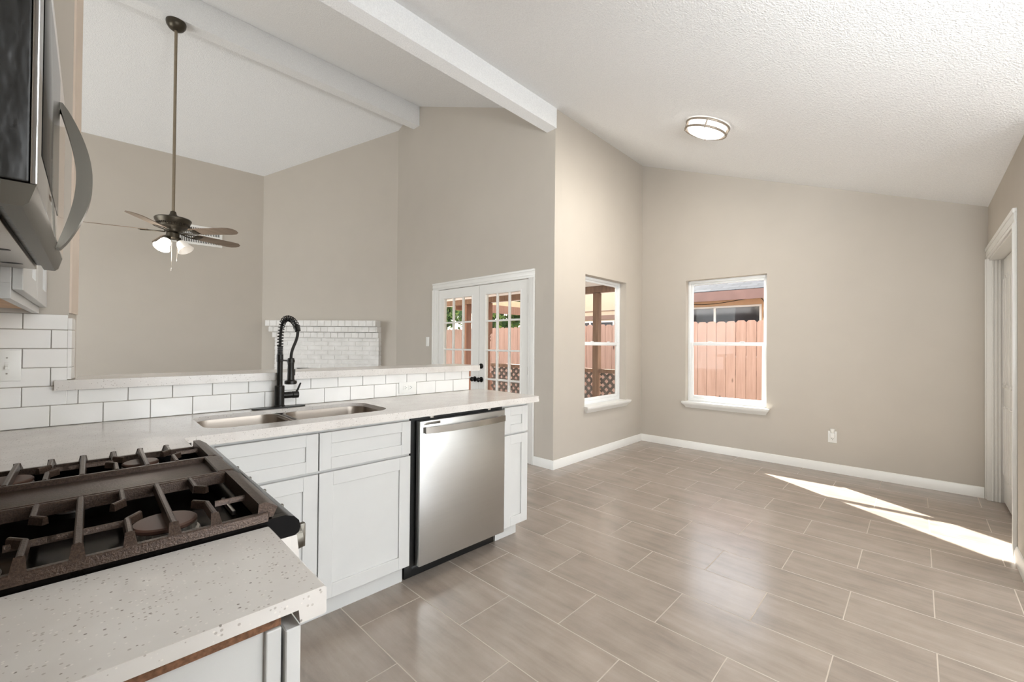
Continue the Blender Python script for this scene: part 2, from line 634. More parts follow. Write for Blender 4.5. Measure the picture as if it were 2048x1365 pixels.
def slab_with_hole(bm, outer, hole, z0, z1):
    """plate with a hole: ring faces by triangle fill on top, extruded down"""
    def ring(pts, z):
        vs = [bm.verts.new((x, y, z)) for x, y in pts]
        return vs, [bm.edges.new((vs[i], vs[(i + 1) % len(vs)])) for i in range(len(vs))]
    tops = [ring(outer, z1)] + ([ring(hole, z1)] if hole else [])
    es = [e for _, ee in tops for e in ee]
    bmesh.ops.triangle_fill(bm, use_beauty=True, use_dissolve=False, edges=es, normal=(0, 0, 1))
    top_faces = list(bm.faces)
    ret = bmesh.ops.extrude_face_region(bm, geom=top_faces)
    vs = [g for g in ret['geom'] if isinstance(g, bmesh.types.BMVert)]
    bmesh.ops.translate(bm, verts=vs, vec=(0, 0, z0 - z1))

# ------------------------------------------------------------------ room geometry
P0 = (3.395, 2.660)            # corner of the patio door wall and the nook window wall
P1 = (5.288, 2.662)
P2 = (5.350, -0.426)
C1 = (2.060, 7.268)
C2 = (3.395, 5.630)
CL = (-3.20, 7.415)
def zc(y):
    if y < -0.46: return 2.44
    if y < 5.16: return 3.655 - 0.39 * (2.655 - y)
    return 3.655 - 0.39 * (2.655 - 5.16) - 0.39 * (y - 5.16)
def wall(name, frame, s0, s1, holes, label, thick=0.14, top=None, cuts=(), mat='wall'):
    """wall in its own frame (x along, +y outward); top follows the ceiling"""
    def T(s, y):
        p = frame.m @ Vector((s, y, 0))
        return (top if top is not None else zc(p.y)) + 0.03
    bm = nb()
    xs = {s0, s1, *cuts}
    for h in holes:
        xs |= {h[0], h[1]}
    xs = sorted(x for x in xs if s0 <= x <= s1)
    for a, b in zip(xs, xs[1:]):
        sp = [(0, None)]
        for h in holes:
            if h[0] <= a + 1e-6 and b <= h[1] + 1e-6:
                sp = ([(0, h[2])] if h[2] > 0.001 else []) + [(h[3], None)]
        for lo, hi in sp:
            t = [T(a, 0), T(b, 0), T(b, thick), T(a, thick)] if hi is None else [hi] * 4
            hexa(bm, [(a, 0, lo), (b, 0, lo), (b, thick, lo), (a, thick, lo), (a, 0, t[0]), (b, 0, t[1]), (b, thick, t[2]), (a, thick, t[3])])
    bmesh.ops.remove_doubles(bm, verts=bm.verts, dist=1e-5)
    return struct(name, bm, M[mat], label, 'wall', frame, smooth=0)

FDOOR = wframe(C2, P0)         # s = 5.63 - y
FNOOK = wframe(P0, P1)         # s = x - 3.395
FFAR = wframe(P1, P2)          # s = 2.662 - y
FDIAG = wframe(C1, C2)
FLIV = wframe(CL, C1)
FRIGHT = wframe(P2, (3.42, -0.426))
DO = (5.63 - 4.615, 5.63 - 2.985, 0.0, 1.985)
wall('wall_patio', FDOOR, 0, FDOOR.L, [DO], 'tall greige wall with the white patio doors', 0.12, cuts=(5.63 - 5.16,))
WA = (0.555, 1.467, 0.575, 2.045)
wall('wall_nook', FNOOK, 0.0, FNOOK.L + 0.14, [WA], 'greige nook wall with the narrow-looking window over the lattice', 0.14)
WB = (0.577, 1.457, 0.575, 2.067)
wall('wall_far', FFAR, 0.0, FFAR.L + 0.12, [WB], 'greige far wall with the window facing the board fence', 0.14)
wall('wall_fireplace', FDIAG, 0, FDIAG.L, [], 'slanted greige corner wall above the white brick fireplace', 0.12)
wall('wall_living', FLIV, 0, FLIV.L, [], 'long greige living room wall behind the ceiling fan', 0.12)
CO = (0.05, 1.38, 0.0, 2.01)   # closet opening
wall('wall_closet', FRIGHT, -0.1, FRIGHT.L, [CO], 'greige wall on the right with the closet doors', 0.12)
# unseen walls that close the rooms
bm = nb(); box(bm, 3.42, 3.54, -4.2, -0.546, 0, 2.47); struct('wall_side', bm, M['whitewall'], 'unseen wall beside the kitchen behind the viewpoint, whitened to brighten reflections', 'wall', smooth=0)
bm = nb(); box(bm, 3.54, 5.52, -1.12, -1.0, 0, 2.47); box(bm, 5.40, 5.52, -1.0, -0.55, 0, 2.5); struct('wall_closet_back', bm, M['whitewall'], 'white wall inside the closet', 'wall', smooth=0)
FB = wframe((3.42, -4.2), (-0.75, -4.2))
wall('wall_back', FB, 0, FB.L, [(0.5, 3.5, 0.6, 2.15)], 'unseen kitchen wall behind the viewpoint, whitened to brighten reflections, with an opening added for light', 0.12, top=2.44, mat='whitewall')  # opening made up for the fill lamp outside it
FL = wframe((-3.2, 2.55), (-3.2, 7.42))
wall('wall_left', FL, 0, FL.L, [(1.1, 4.0, 0.5, 2.45)], 'greige living room wall on the left with an opening added for light', 0.12, cuts=(5.16 - 2.55,))  # opening added so the living room fill lamp can shine in
# kitchen wall behind the stove, pass-through wall and knee wall (kitchen frame)
YB = 2.50
bm = nb(); box(bm, -0.43, 0.30, -0.60, -0.14, 0, 2.47); struct('wall_light_block', bm, M['whitewall'], 'added unseen wall stub behind the viewpoint that shades the small front counter', 'wall', K, smooth=0)  # unseen stub added to keep the kitchen fill off the front counter
bm = nb(); prism(bm, [(-4.3, 0), (2.5, 0), (2.5, 3.63), (-0.45, 2.48), (-4.3, 2.47)], 0, -0.55, -0.43)
struct('wall_kitchen', bm, M['wall'], 'greige kitchen wall behind the gas range', 'wall', K, smooth=0)
bm = nb()
hexa(bm, [(-3.25, YB, 0), (-0.064, YB, 0), (-0.045, 2.655, 0), (-3.25, 2.655, 0), (-3.25, YB, 3.62), (-0.064, YB, 3.62), (-0.045, 2.655, 3.68), (-3.25, 2.655, 3.68)])
struct('wall_passthrough', bm, M['wall'], 'greige wall end beside the pass-through above the subway tile', 'wall', K, smooth=0)
bm = nb(); box(bm, -0.055, 2.02, YB, 2.62, 0, 1.058)
struct('wall_peninsula', bm, M['wall'], 'low wall under the raised bar top', 'wall', K, smooth=0)

# floor
bm = nb(); box(bm, -3.5, 5.6, -4.5, 7.7, -0.1, 0)
struct('floor', bm, M['floor'], 'brown-grey plank-size tile floor laid in running bond', 'floor', smooth=0)
# ceiling
bm = nb()
def cslab(x0, x1, ya, yb):
    hexa(bm, [(x0, ya, zc(ya + 1e-4)), (x1, ya, zc(ya + 1e-4)), (x1, yb, zc(yb - 1e-4)), (x0, yb, zc(yb - 1e-4)),
              (x0, ya, zc(ya + 1e-4) + .12), (x1, ya, zc(ya + 1e-4) + .12), (x1, yb, zc(yb - 1e-4) + .12), (x0, yb, zc(yb - 1e-4) + .12)])
cslab(-3.4, 5.55, -4.5, -0.46)
cslab(-3.4, 5.55, -0.46, 2.80)
cslab(-3.4, 3.52, 2.80, 5.16)
cslab(-3.4, 3.52, 5.16, 7.7)
struct('ceiling', bm, M['ceiling'], 'white textured vaulted ceiling rising to a ridge', 'ceiling', smooth=0)
# beams
bm = nb()
hexa(bm, [(-3.2, 2.645, 3.452), (3.395, 2.645, 3.452), (3.395, 2.77, 3.447), (-3.2, 2.77, 3.447), (-3.2, 2.645, 3.66), (3.395, 2.645, 3.66), (3.395, 2.77, 3.71), (-3.2, 2.77, 3.71)])
struct('beam_header', bm, M['ceiling'], 'white textured header beam between kitchen and living room', 'beam', smooth=0)
bm = nb(); box(bm, -3.2, 3.395, 5.085, 5.228, 4.33, 4.63)
struct('beam_ridge', bm, M['ceiling'], 'white ridge beam that carries the ceiling fan', 'beam', smooth=0)

# baseboards
def baseboard(name, frame, s0, s1, label):
    bm = nb()
    prism(bm, [(-0.0005, 0.0), (-0.014, 0.0), (-0.014, 0.062), (-0.011, 0.068), (-0.011, 0.078), (-0.006, 0.088), (-0.0005, 0.09)], 0, s0, s1)
    struct(name, bm, M['white'], label, 'baseboard', frame)
baseboard('baseboard_nook', FNOOK, -0.012, FNOOK.L - 0.002, 'white baseboard under the nook window')
baseboard('baseboard_far', FFAR, 0.002, FFAR.L - 0.023, 'white baseboard along the far wall')
baseboard('baseboard_patio', FDOOR, 5.63 - 2.912, FDOOR.L + 0.014, 'short white baseboard right of the patio doors')
baseboard('baseboard_patio_left', FDOOR, 0.02, 5.63 - 4.715, 'white baseboard left of the patio doors')
baseboard('baseboard_closet', FRIGHT, 1.457, FRIGHT.L, 'white baseboard right of the closet')
baseboard('baseboard_living', FLIV, 0.02, FLIV.L - 0.02, 'white baseboard of the living room wall')

# ------------------------------------------------------------------ windows
def window(name, frame, h, label, sill_s, seg=0.094):
    s0, s1, z0, z1 = h
    t = thing(name, label, 'window', (s0, 0, z0), frame, kind='structure')
    y0, y1 = 0.082, 0.136
    fwid = 0.030
    bm = nb()
    for a in ((s0 + .001, s0 + fwid, z0 + .001, z1 - .001), (s1 - fwid, s1 - .001, z0 + .001, z1 - .001), (s0 + fwid, s1 - fwid, z1 - fwid, z1 - .001), (s0 + fwid, s1 - fwid, z0 + .001, z0 + fwid + .01)):
        box(bm, a[0], a[1], y0, y1, a[2], a[3], 0.003)
    part('window_frame', bm, M['vinyl'], t)
    zm = z0 + 0.475 * (z1 - z0)
    def sash(nm, za, zb, ya, yb, w, wb, wt):
        bm = nb()
        a, b = s0 + fwid, s1 - fwid
        box(bm, a, a + w, ya, yb, za, zb, 0.003)
        box(bm, b - w, b, ya, yb, za, zb, 0.003)
        box(bm, a + w, b - w, ya, yb, za, za + wb, 0.003)
        box(bm, a + w, b - w, ya, yb, zb - wt, zb, 0.003)
        p = part(nm, bm, M['vinyl'], t)
        bm = nb()
        box(bm, a + w - .004, b - w + .004, (ya + yb) / 2 - .002, (ya + yb) / 2 + .002, za + wb - .004, zb - wt + .004)
        part('pane', bm, M['glass'], p, smooth=0)
        return p
    sash('upper_sash', zm - 0.018, z1 - fwid, 0.112, 0.132, 0.022, 0.036, 0.022)
    lo = sash('lower_sash', z0 + fwid + .01, zm + 0.022, 0.086, 0.110, 0.034, 0.034, 0.040)
    for q in (0.3, 0.7):
        bm = nb()
        c = s0 + q * (s1 - s0)
        box(bm, c - .025, c + .025, 0.078, 0.09, zm + .018, zm + .03, 0.003)
        part('sash_lock', bm, M['vinyl'], lo)
    # stool and apron with mitred ends
    a, b = sill_s
    bm = nb()
    box(bm, s0 + .001, s1 - .001, -0.001, 0.08, z0 - 0.012, z0 + 0.003)
    prof = [(0.0, z0 - 0.072), (-0.012, z0 - 0.072), (-0.03, z0 - 0.045), (-0.05, z0 - 0.028), (-0.056, z0 - 0.012), (-0.056, z0 + 0.003), (0.0, z0 + 0.003)]
    ins = [0.042, 0.042, 0.028, 0.012, 0, 0, 0]
    L = [bm.verts.new((a + i, y, z)) for (y, z), i in zip(prof, ins)]
    Rr = [bm.verts.new((b - i, y, z)) for (y, z), i in zip(prof, ins)]
    n = len(prof)
    bm.faces.new(L); bm.faces.new(Rr)
    for i in range(n):
        bm.faces.new((L[i], L[(i + 1) % n], Rr[(i + 1) % n], Rr[i]))
    part('window_sill', bm, M['white'], t)
    return t
window('window_1', FNOOK, WA, 'white double-hung window in the nook wall, looking at patio post and lattice', (0.535, 1.515))
window('window_2', FFAR, WB, 'white double-hung window in the far wall, looking at the board fence', (0.545, 1.492))

# ------------------------------------------------------------------ french doors
d1 = thing('door_1', 'pair of white fifteen-light patio doors with black knobs', 'door', (DO[0], 0, 0), FDOOR, kind='structure')
def S(y): return 5.63 - y
bm = nb()
ci0, ci1, co0, co1 = S(4.60), S(3.002), S(4.713), S(2.913)
def casing_v(bm, a, b, z1, inner_right, out=-1):
    # stepped casing profile
    w = b - a
    for k, (f0, f1, d) in enumerate(((0, .25, .020), (.25, .75, .014), (.75, 1, .010))):
        if inner_right: x0, x1 = a + f0 * w, a + f1 * w
        else: x0, x1 = b - f1 * w, b - f0 * w
        box(bm, x0, x1, -d, -.0003, 0, z1, 0.002)
casing_v(bm, co0, ci0, 1.972, True)
casing_v(bm, ci1, co1, 1.972, False)
for f0, f1, d in ((0, .25, .010), (.25, .75, .014), (.75, 1, .020)):
    box(bm, co0, co1, -d, -.0003, 1.972 + f0 * .088, 1.972 + f1 * .088, 0.002)
part('door_casing', bm, M['white'], d1)
bm = nb()
box(bm, DO[0] + .001, ci0 + 0.004, 0.0, 0.119, 0, 1.984); box(bm, ci1 - 0.004, DO[1] - .001, 0.0, 0.119, 0, 1.984); box(bm, ci0 + 0.004, ci1 - 0.004, 0, 0.119, 1.968, 1.984)
part('door_jamb', bm, M['white'], d1, smooth=0)
def fr_leaf(a, b, ga, gb, knob_s, dead):
    z0, z1 = 0.012, 1.963
    zs = [0.17, 0.512, 0.85, 1.187, 1.533, 1.857]
    y0, y1 = 0.012, 0.050
    bm = nb()
    box(bm, a, ga, y0, y1, z0, z1); box(bm, gb, b, y0, y1, z0, z1)
    box(bm, ga, gb, y0, y1, z0, zs[0]); box(bm, ga, gb, y0, y1, zs[-1], z1)
    lf = part('door_leaf', bm, M['white'], d1, smooth=0)
    bm = nb()
    wm = 0.021
    xs = [ga + (gb - ga) * i / 3 for i in range(4)]
    for i in (1, 2):
        box(bm, xs[i] - wm / 2, xs[i] + wm / 2, y0 + .003, y1 - .003, zs[0], zs[-1], .003, 1)
    for z in zs[1:-1]:
        for i in range(3):
            box(bm, xs[i] + (wm / 2 if i else 0), xs[i + 1] - (wm / 2 if i < 2 else 0), y0 + .003, y1 - .003, z - wm / 2, z + wm / 2, .003, 1)
    # raised bead round the glazed opening
    bd = 0.014
    box(bm, ga - .004, ga + bd, y0 - .007, y1 + .007, zs[0] - .004, zs[-1] + .004, .003, 1)
    box(bm, gb - bd, gb + .004, y0 - .007, y1 + .007, zs[0] - .004, zs[-1] + .004, .003, 1)
    box(bm, ga + bd, gb - bd, y0 - .007, y1 + .007, zs[0] - .004, zs[0] + bd, .003, 1)
    box(bm, ga + bd, gb - bd, y0 - .007, y1 + .007, zs[-1] - bd, zs[-1] + .004, .003, 1)
    part('muntin_grid', bm, M['white'], lf)
    bm = nb()
    box(bm, ga + .002, gb - .002, 0.029, 0.033, zs[0] + .002, zs[-1] - .002)
    part('glass_pane', bm, M['glass'], lf, smooth=0)
    zk = 0.838
    bm = nb()
    rot = Matrix.Rotation(R(90), 4, 'X')
    lathe(bm, [(0.0, -0.001), (0.032, 0.0), (0.032, 0.006), (0.026, 0.011), (0.012, 0.013), (0.011, 0.03), (0.018, 0.034), (0.027, 0.043), (0.028, 0.052), (0.022, 0.062), (0.0, 0.066)], (knob_s, y0, zk), 24, rot, cap=False)
    part('door_knob', bm, M['knob'], lf)
    if dead:
        bm = nb()
        lathe(bm, [(0.0, -0.001), (0.031, 0.0), (0.031, 0.012), (0.026, 0.018), (0.0, 0.019)], (knob_s, y0, 0.998), 24, rot, cap=False)
        part('deadbolt', bm, M['knob'], lf)
    return lf
fr_leaf(S(4.594), S(3.803), S(4.503), S(3.925), S(3.868), False)
fr_leaf(S(3.798), S(3.008), S(3.700), S(3.119), S(3.752), True)
for z in (1.75, 0.98, 0.25):
    bm = nb(); box(bm, S(3.008) - 0.004, S(3.008) + 0.012, -0.002, 0.012, z - .045, z + .045, .002)
    part('hinge', bm, M['nickel'], d1)

# ------------------------------------------------------------------ closet bifold
d2 = thing('door_2', 'white bifold closet doors with arched raised panels on the right', 'door', (CO[0], 0, 0), FRIGHT, kind='structure')
bm = nb()
casing_v(bm, CO[1] - 0.006, CO[1] + 0.075, 2.01, False)
for f0, f1, d in ((0, .25, .010), (.25, .75, .014), (.75, 1, .020)):
    box(bm, 0.004, CO[1] + 0.075, -d, -.0003, 2.01 + f0 * .09 - .006, 2.01 + f1 * .09, 0.002)
casing_v(bm, 0.006, CO[0] + .008, 2.01, True)
part('door_casing', bm, M['white'], d2)
bm = nb()
box(bm, CO[0] + .0005, CO[0] + .016, -.012, 0.119, 0, 2.009, .002); box(bm, CO[1] - .016, CO[1] - .0005, -.005, 0.119, 0, 2.009, .002)
box(bm, CO[0] + .016, CO[1] - .016, 0, 0.119, 1.99, 2.009)
for q in (0.3, 0.55, 0.8):
    box(bm, CO[0] + .016, CO[0] + .020, -.010 + q * .08, -.010 + q * .08 + .012, 0, 1.99, .0015, 1)
part('door_jamb', bm, M['white'], d2)
a0, a1 = CO[0] + .022, CO[1] - .018
lw = (a1 - a0) / 4
for k in range(4):
    x0, x1 = a0 + k * lw + .002, a0 + (k + 1) * lw - .002
    bm = nb()
    yf = 0.078
    box(bm, x0, x1, yf, yf + .032, 0.02, 1.985, .002)
    for za, zb, arch in ((0.22, 0.80, False), (0.95, 1.80, True)):
        for c0, c1 in ((x0 + .055, (x0 + x1) / 2 - .018), ((x0 + x1) / 2 + .018, x1 - .055)):
            pts = [(c0, za), (c1, za), (c1, zb)]
            if arch:
                pts += [((c0 + c1) / 2 + (c1 - c0) / 2 * math.cos(R(t)), zb + .05 * math.sin(R(t))) for t in range(20, 180, 20)]
            pts += [(c0, zb)]
            prism(bm, pts, 1, yf - .006, yf + .002)
            cx = (c0 + c1) / 2
            inner = [(cx + (p[0] - cx) * .72, za + .03 + (p[1] - za) * .93) for p in pts]
            prism(bm, inner, 1, yf - .011, yf)
    lf = part('door_leaf', bm, M['white'], d2, smooth=25)
    if k in (0, 1):
        bm = nb()
        lathe(bm, [(0.0, -.001), (0.008, 0), (0.008, 0.014), (0.015, 0.02), (0.015, 0.026), (0.0, 0.031)], ((x1 - .06) if k == 0 else (x0 + .28), yf, 0.968), 20, Matrix.Rotation(R(90), 4, 'X'), cap=False)
        part('door_knob', bm, M['white'], lf)

# ------------------------------------------------------------------ fireplace on the slanted wall
fp = thing('fireplace', 'white painted brick fireplace with a corbelled mantel in the corner', 'fireplace', (1.04, 0, 0), FDIAG)
def brick_course(bm, x0, x1, yf, yb, z0, z1, bl, off=0.0, gap=0.008, jit=0.003):
    x = x0 - (off % bl)
    while x < x1 - .002:
        a, b = max(x, x0), min(x + bl - gap, x1)
        if b - a > .015:
            j = random.uniform(-jit, jit)
            box(bm, a, b, yf + j, yb, z0 + random.uniform(0, .002), z1 - gap + random.uniform(-.002, .002), .004, 1)
        x += bl
bm = nb()
SL, SR, YF = 0.275, 1.885, -0.10
box(bm, SL + .008, 0.62, YF + .007, -.001, 0, 1.335); box(bm, 1.50, SR - .008, YF + .007, -.001, 0, 1.335); box(bm, 0.62, 1.50, YF + .007, -.001, 0.885, 1.335)
z = 0.0
k = 0
while z < 1.32:
    if z < 0.87:
        brick_course(bm, SL, 0.62, YF, YF + .05, z, z + .0675, .21, .105 * (k % 2)); brick_course(bm, 1.50, SR, YF, YF + .05, z, z + .0675, .21, .105 * (k % 2))
    else:
        brick_course(bm, SL, SR, YF, YF + .05, z, min(z + .0675, 1.335), .21, .105 * (k % 2))
    for xx in (SL, SR - .05):
        box(bm, xx, xx + .05, YF + .004, -.001, z, z + .06, .004, 1)
    z += .0675
    k += 1
part('brick_surround', bm, M['brick'], fp)
for nm, z0, z1, o, le, re in (('mantel_course', 1.335, 1.418, 0.135, .02, .002), ('mantel_course', 1.418, 1.502, 0.168, .055, .0), ('mantel_course', 1.502, 1.592, 0.205, .085, -.012)):
    bm = nb()
    box(bm, SL - le + .006, SR + re - .006, -o + .008, -.001, z0, z1 - .004)
    brick_course(bm, SL - le, SR + re, -o, -o + .06, z0, z1, .105, .03, .006, .002)
    part(nm, bm, M['brick'], fp)
bm = nb()
box(bm, .622, 1.498, YF + .02, YF + .03, .0, .883)  # flat near-black panel closing the firebox opening
part('firebox', bm, M['firebox_black'], fp, smooth=0)
bm = nb()
box(bm, SL - .05, SR + .03, -0.50, -0.101, 0.0005, 0.07, .006)
part('hearth', bm, M['brick'], fp)

# wall vent high on the living wall
def wall_vent():
    fx = FLIV
    # centre found from its place in view: x about 1.22
    inv = fx.m.inverted()
    c = inv @ Vector((1.235, 7.29, 0))
    s = c.x
    w, z0, z1 = 0.60, 2.615, 2.885
    t = thing('wall_vent', 'white slotted air return grille high on the living room wall behind the fan blades', 'vent', (s, 0, z0), fx)
    bm = nb()
    box(bm, s - w / 2, s + w / 2, -.012, -.0005, z1 - .03, z1, .003); box(bm, s - w / 2, s + w / 2, -.012, -.0005, z0, z0 + .03, .003)
    box(bm, s - w / 2, s - w / 2 + .03, -.012, -.0005, z0 + .03, z1 - .03, .003); box(bm, s + w / 2 - .03, s + w / 2, -.012, -.0005, z0 + .03, z1 - .03, .003)
    n = 28
    for i in range(n):
        x = s - w / 2 + .03 + (w - .06) * (i + .5) / n
        box(bm, x - .0045, x + .0045, -.009, -.002, z0 + .03, z1 - .03)
    box(bm, s - w / 2 + .03, s + w / 2 - .03, -.010, -.002, (z0 + z1) / 2 - .01, (z0 + z1) / 2 + .01)
    part('grille', bm, M['white'], t)
    bm = nb(); box(bm, s - w / 2 + .02, s + w / 2 - .02, -.0022, -.0006, z0 + .02, z1 - .02)
    part('backing', bm, M['slot'], t, smooth=0)
wall_vent()

# ------------------------------------------------------------------ ceiling fan
FX, FY = 0.688, 5.156
fan = thing('ceiling_fan', 'bronze ceiling fan on a long rod under the ridge beam, one lamp glaring', 'ceiling fan', (FX, FY, 4.33))
bm = nb(); lathe(bm, [(0.0, 4.329), (.078, 4.329), (.080, 4.318), (.076, 4.29), (.058, 4.262), (.036, 4.246), (.022, 4.244), (0.0, 4.244)], (FX, FY, 0), 36, cap=False)
part('canopy', bm, M['bronze'], fan)
bm = nb(); cyl(bm, (FX, FY, 4.25), (FX, FY, 2.48), .0125, seg=18)
part('downrod', bm, M['rod'], fan)
bm = nb()
lathe(bm, [(.014, 2.505), (.022, 2.50), (.027, 2.475), (.042, 2.455), (.090, 2.446), (.136, 2.434), (.144, 2.424), (.141, 2.408), (.126, 2.378), (.112, 2.350), (.088, 2.338), (.070, 2.328), (.066, 2.308), (.045, 2.300), (0, 2.300)], (FX, FY, 0), 48, cap=False)
for i in range(44):
    a = 2 * math.pi * i / 44
    m_ = Matrix.Translation((FX + .127 * math.cos(a), FY + .127 * math.sin(a), 2.379)) @ Matrix.Rotation(a, 4, 'Z') @ Matrix.Rotation(R(-33), 4, 'Y')
    bmesh.ops.create_cube(bm, size=1, matrix=m_ @ Matrix.Diagonal((.006, .006, .046, 1)))
part('motor_housing', bm, M['bronze'], fan)
bm = nb(); lathe(bm, [(0, 2.301), (.042, 2.301), (.052, 2.290), (.052, 2.248), (.040, 2.235), (.0, 2.230)], (FX, FY, 0), 32, cap=False)
part('light_kit', bm, M['bronze'], fan)
for k in range(5):
    a = R(21 + 72 * k)
    mt = Matrix.Translation((FX, FY, 2.306)) @ Matrix.Rotation(a, 4, 'Z') @ Matrix.Rotation(R(-12), 4, 'X')
    bm = nb()
    pts = [(.19, -.045), (.215, -.056), (.55, -.068), (.60, -.062), (.635, -.035), (.645, 0), (.635, .035), (.60, .062), (.55, .068), (.215, .056), (.19, .045)]
    prism(bm, pts, 2, -.003, .003)
    bmesh.ops.transform(bm, matrix=mt, verts=bm.verts)
    bl = part('blade', bm, M['blade'], fan)
    bm = nb()
    for sgn in (-1, 1):
        tube(bm, bez((.06, 0, -.005), (.11, sgn * .012, -.004), (.15, sgn * .045, -.008), (.235, sgn * .036, -.008), 8), .006, 8)
    box(bm, .19, .25, -.042, .042, -.009, -.004, .002)
    bmesh.ops.transform(bm, matrix=mt, verts=bm.verts)
    part('blade_bracket', bm, M['bronze'], bl)
for k, (ang, mat) in enumerate(((222, 'litshade'), (-44, 'dimshade'))):
    a = R(ang)
    dirn = Vector((math.cos(a) * .56, math.sin(a) * .56, -.83)).normalized()
    o0 = Vector((FX, FY, 2.250)) + Vector((math.cos(a), math.sin(a), 0)) * .045
    q = dirn.to_track_quat('Z', 'Y').to_matrix().to_4x4()
    bm = nb()
    lathe(bm, [(.016, 0), (.020, .01), (.024, .045), (.0, .046)], o0, 20, q, cap=True)
    arm = part('lamp_holder', bm, M['bronze'], fan)
    bm = nb()
    lathe(bm, [(.022, .040), (.034, .048), (.044, .07), (.050, .10), (.057, .125), (.068, .142), (.066, .144), (.054, .127), (.046, .10), (.040, .07), (.030, .052), (.020, .045)], o0, 28, q, cap=False)
    part('lamp_shade', bm, M[mat], arm, label='brightly lit frosted glass shade' if k == 0 else None)
    bm = nb()
    lathe(bm, [(0, .05), (.016, .055), (.024, .08), (.022, .098), (0, .112)], o0, 18, q, cap=False)
    part('bulb', bm, M['litshade'] if k == 0 else M['dimshade'], arm)
    if k == 0:
        ld = bpy.data.lights.new('fan_lamp_light', 'POINT')
        ld.energy = 2.5
        ld.color = (1, .94, .86)
        ld.shadow_soft_size = .05
        lo = bpy.data.objects.new('fan_lamp_light', ld)
        COL.objects.link(lo)
        lo.location = o0 + dirn * .19
for dx, dy, zb in ((-.012, -.03, 1.925), (.03, -.028, 2.02)):
    bm = nb()
    cyl(bm, (FX + dx, FY + dy, 2.25), (FX + dx, FY + dy, zb + .03), .0018, seg=8)
    lathe(bm, [(0, 0), (.004, .003), (.005, .012), (.003, .03), (0, .034)], (FX + dx, FY + dy, zb), 12, cap=False)
    part('pull_chain', bm, M['nickel'], fan)

# ------------------------------------------------------------------ nook ceiling light
LX, LY = 3.665, 1.262
LZ = zc(LY)
slope = Matrix.Rotation(math.atan(0.39), 4, 'X')
def tl(bm):
    bmesh.ops.transform(bm, matrix=Matrix.Translation((LX, LY, LZ)) @ slope, verts=bm.verts)
cl = thing('ceiling_light', 'round flush ceiling light with double nickel rings over the dining nook', 'ceiling light', (LX, LY, LZ))
bm = nb(); lathe(bm, [(0, -.0005), (.145, -.0005), (.145, -.05), (0, -.05)], seg=40, cap=False); tl(bm)
part('base_plate', bm, M['white'], cl)
bm = nb(); lathe(bm, [(.150, -.012), (.152, -.03), (.150, -.062), (.135, -.082), (.10, -.095), (.05, -.101), (0, -.103)], seg=48, cap=False); tl(bm)
part('diffuser', bm, M['diffuser'], cl)
for zz, rr in ((-.018, .170), (-.070, .164)):
    bm = nb(); tube(bm, [(rr * math.cos(2 * math.pi * i / 48), rr * math.sin(2 * math.pi * i / 48), zz) for i in range(48)], .0085, 10, True); tl(bm)
    part('trim_ring', bm, M['ring'], cl)
for a in (20, 110, 200, 290):
    bm = nb()
    c, s_ = math.cos(R(a)), math.sin(R(a))
    cyl(bm, (.170 * c, .170 * s_, -.010), (.164 * c, .164 * s_, -.084), .006, seg=10)
    tl(bm)
    part('ring_post', bm, M['ring'], cl)
ld = bpy.data.lights.new('nook_lamp_light', 'AREA')
ld.shape = 'DISK'
ld.size = .28
ld.energy = 13
ld.color = (1, .96, .9)
lo = bpy.data.objects.new('nook_lamp_light', ld)
COL.objects.link(lo)
lo.matrix_world = Matrix.Translation((LX, LY, LZ)) @ slope @ Matrix.Translation((0, 0, -.112))
lo.data.energy = 15

# ------------------------------------------------------------------ subway tile backsplash
def backsplash(base, label, rows, left, right, gz):
    bs = thing('backsplash', label, 'backsplash', base, K)
    bm = nb()
    for q in gz:
        box(bm, q[0], right, YB - .004, YB - .0005, q[1], q[2])
    part('grout', bm, M['grout'], bs, smooth=0)
    bm = nb()
    for z0, z1, x0, left in rows:
        x = x0 - .1525 * 5
        while x < right - .003:
            a, b = max(x + .0012, left), min(x + .1525 - .0012, right)
            if b - a > .012:
                box(bm, a, b, YB - .0105 + random.uniform(-.0006, .0006), YB - .003, z0 + .0008, z1 - .0008, .0015, 1)
            x += .1525
    part('tiles', bm, M['tile'], bs)
backsplash((.8, YB, .914), 'white subway tile backsplash between the sink counter and the raised bar', [(.9155, .998, .041, -.43), (.999, 1.0572, -.034, -.066)], -.43, 2.018, [(-.43, .915, .9983), (-.0655, .9983, 1.0575)])
backsplash((-.24, YB, 1.06), 'white subway tile on the wall end with the toggle switch', [(.999, 1.075, -.034, -.43), (1.0765, 1.149, .041, -.43), (1.150, 1.224, -.034, -.43), (1.2255, 1.299, .041, -.43), (1.3005, 1.361, -.034, -.43)], -.43, -.066, [(-.43, .9986, 1.362)])
# tiles turning the corner into the pass-through
bm = nb()
for z0, z1 in ((1.100, 1.149), (1.150, 1.224), (1.2255, 1.299), (1.3005, 1.348)):
    hexa(bm, [(-.0655, YB - .0105, z0 + .001), (-.054, YB - .0105, z0 + .001), (-.046, 2.60, z0 + .001), (-.0500, 2.60, z0 + .001), (-.0655, YB - .0105, z1), (-.054, YB - .0105, z1), (-.046, 2.60, z1), (-.0500, 2.60, z1)])
struct('trim_2', bm, M['tile'], 'narrow tiles turning the corner into the pass-through', 'trim', K, smooth=0)
# pale edge strip of the pass-through jamb
bm = nb(); hexa(bm, [(-.0635, YB + .004, 1.37), (-.057, YB + .004, 1.37), (-.040, 2.65, 1.37), (-.0475, 2.65, 1.37), (-.0635, YB + .004, 3.55), (-.057, YB + .004, 3.55), (-.040, 2.65, 3.6), (-.0475, 2.65, 3.6)])
struct('trim_1', bm, M['jamb'], 'pale jamb strip on the wall end of the pass-through', 'trim', K, smooth=0)

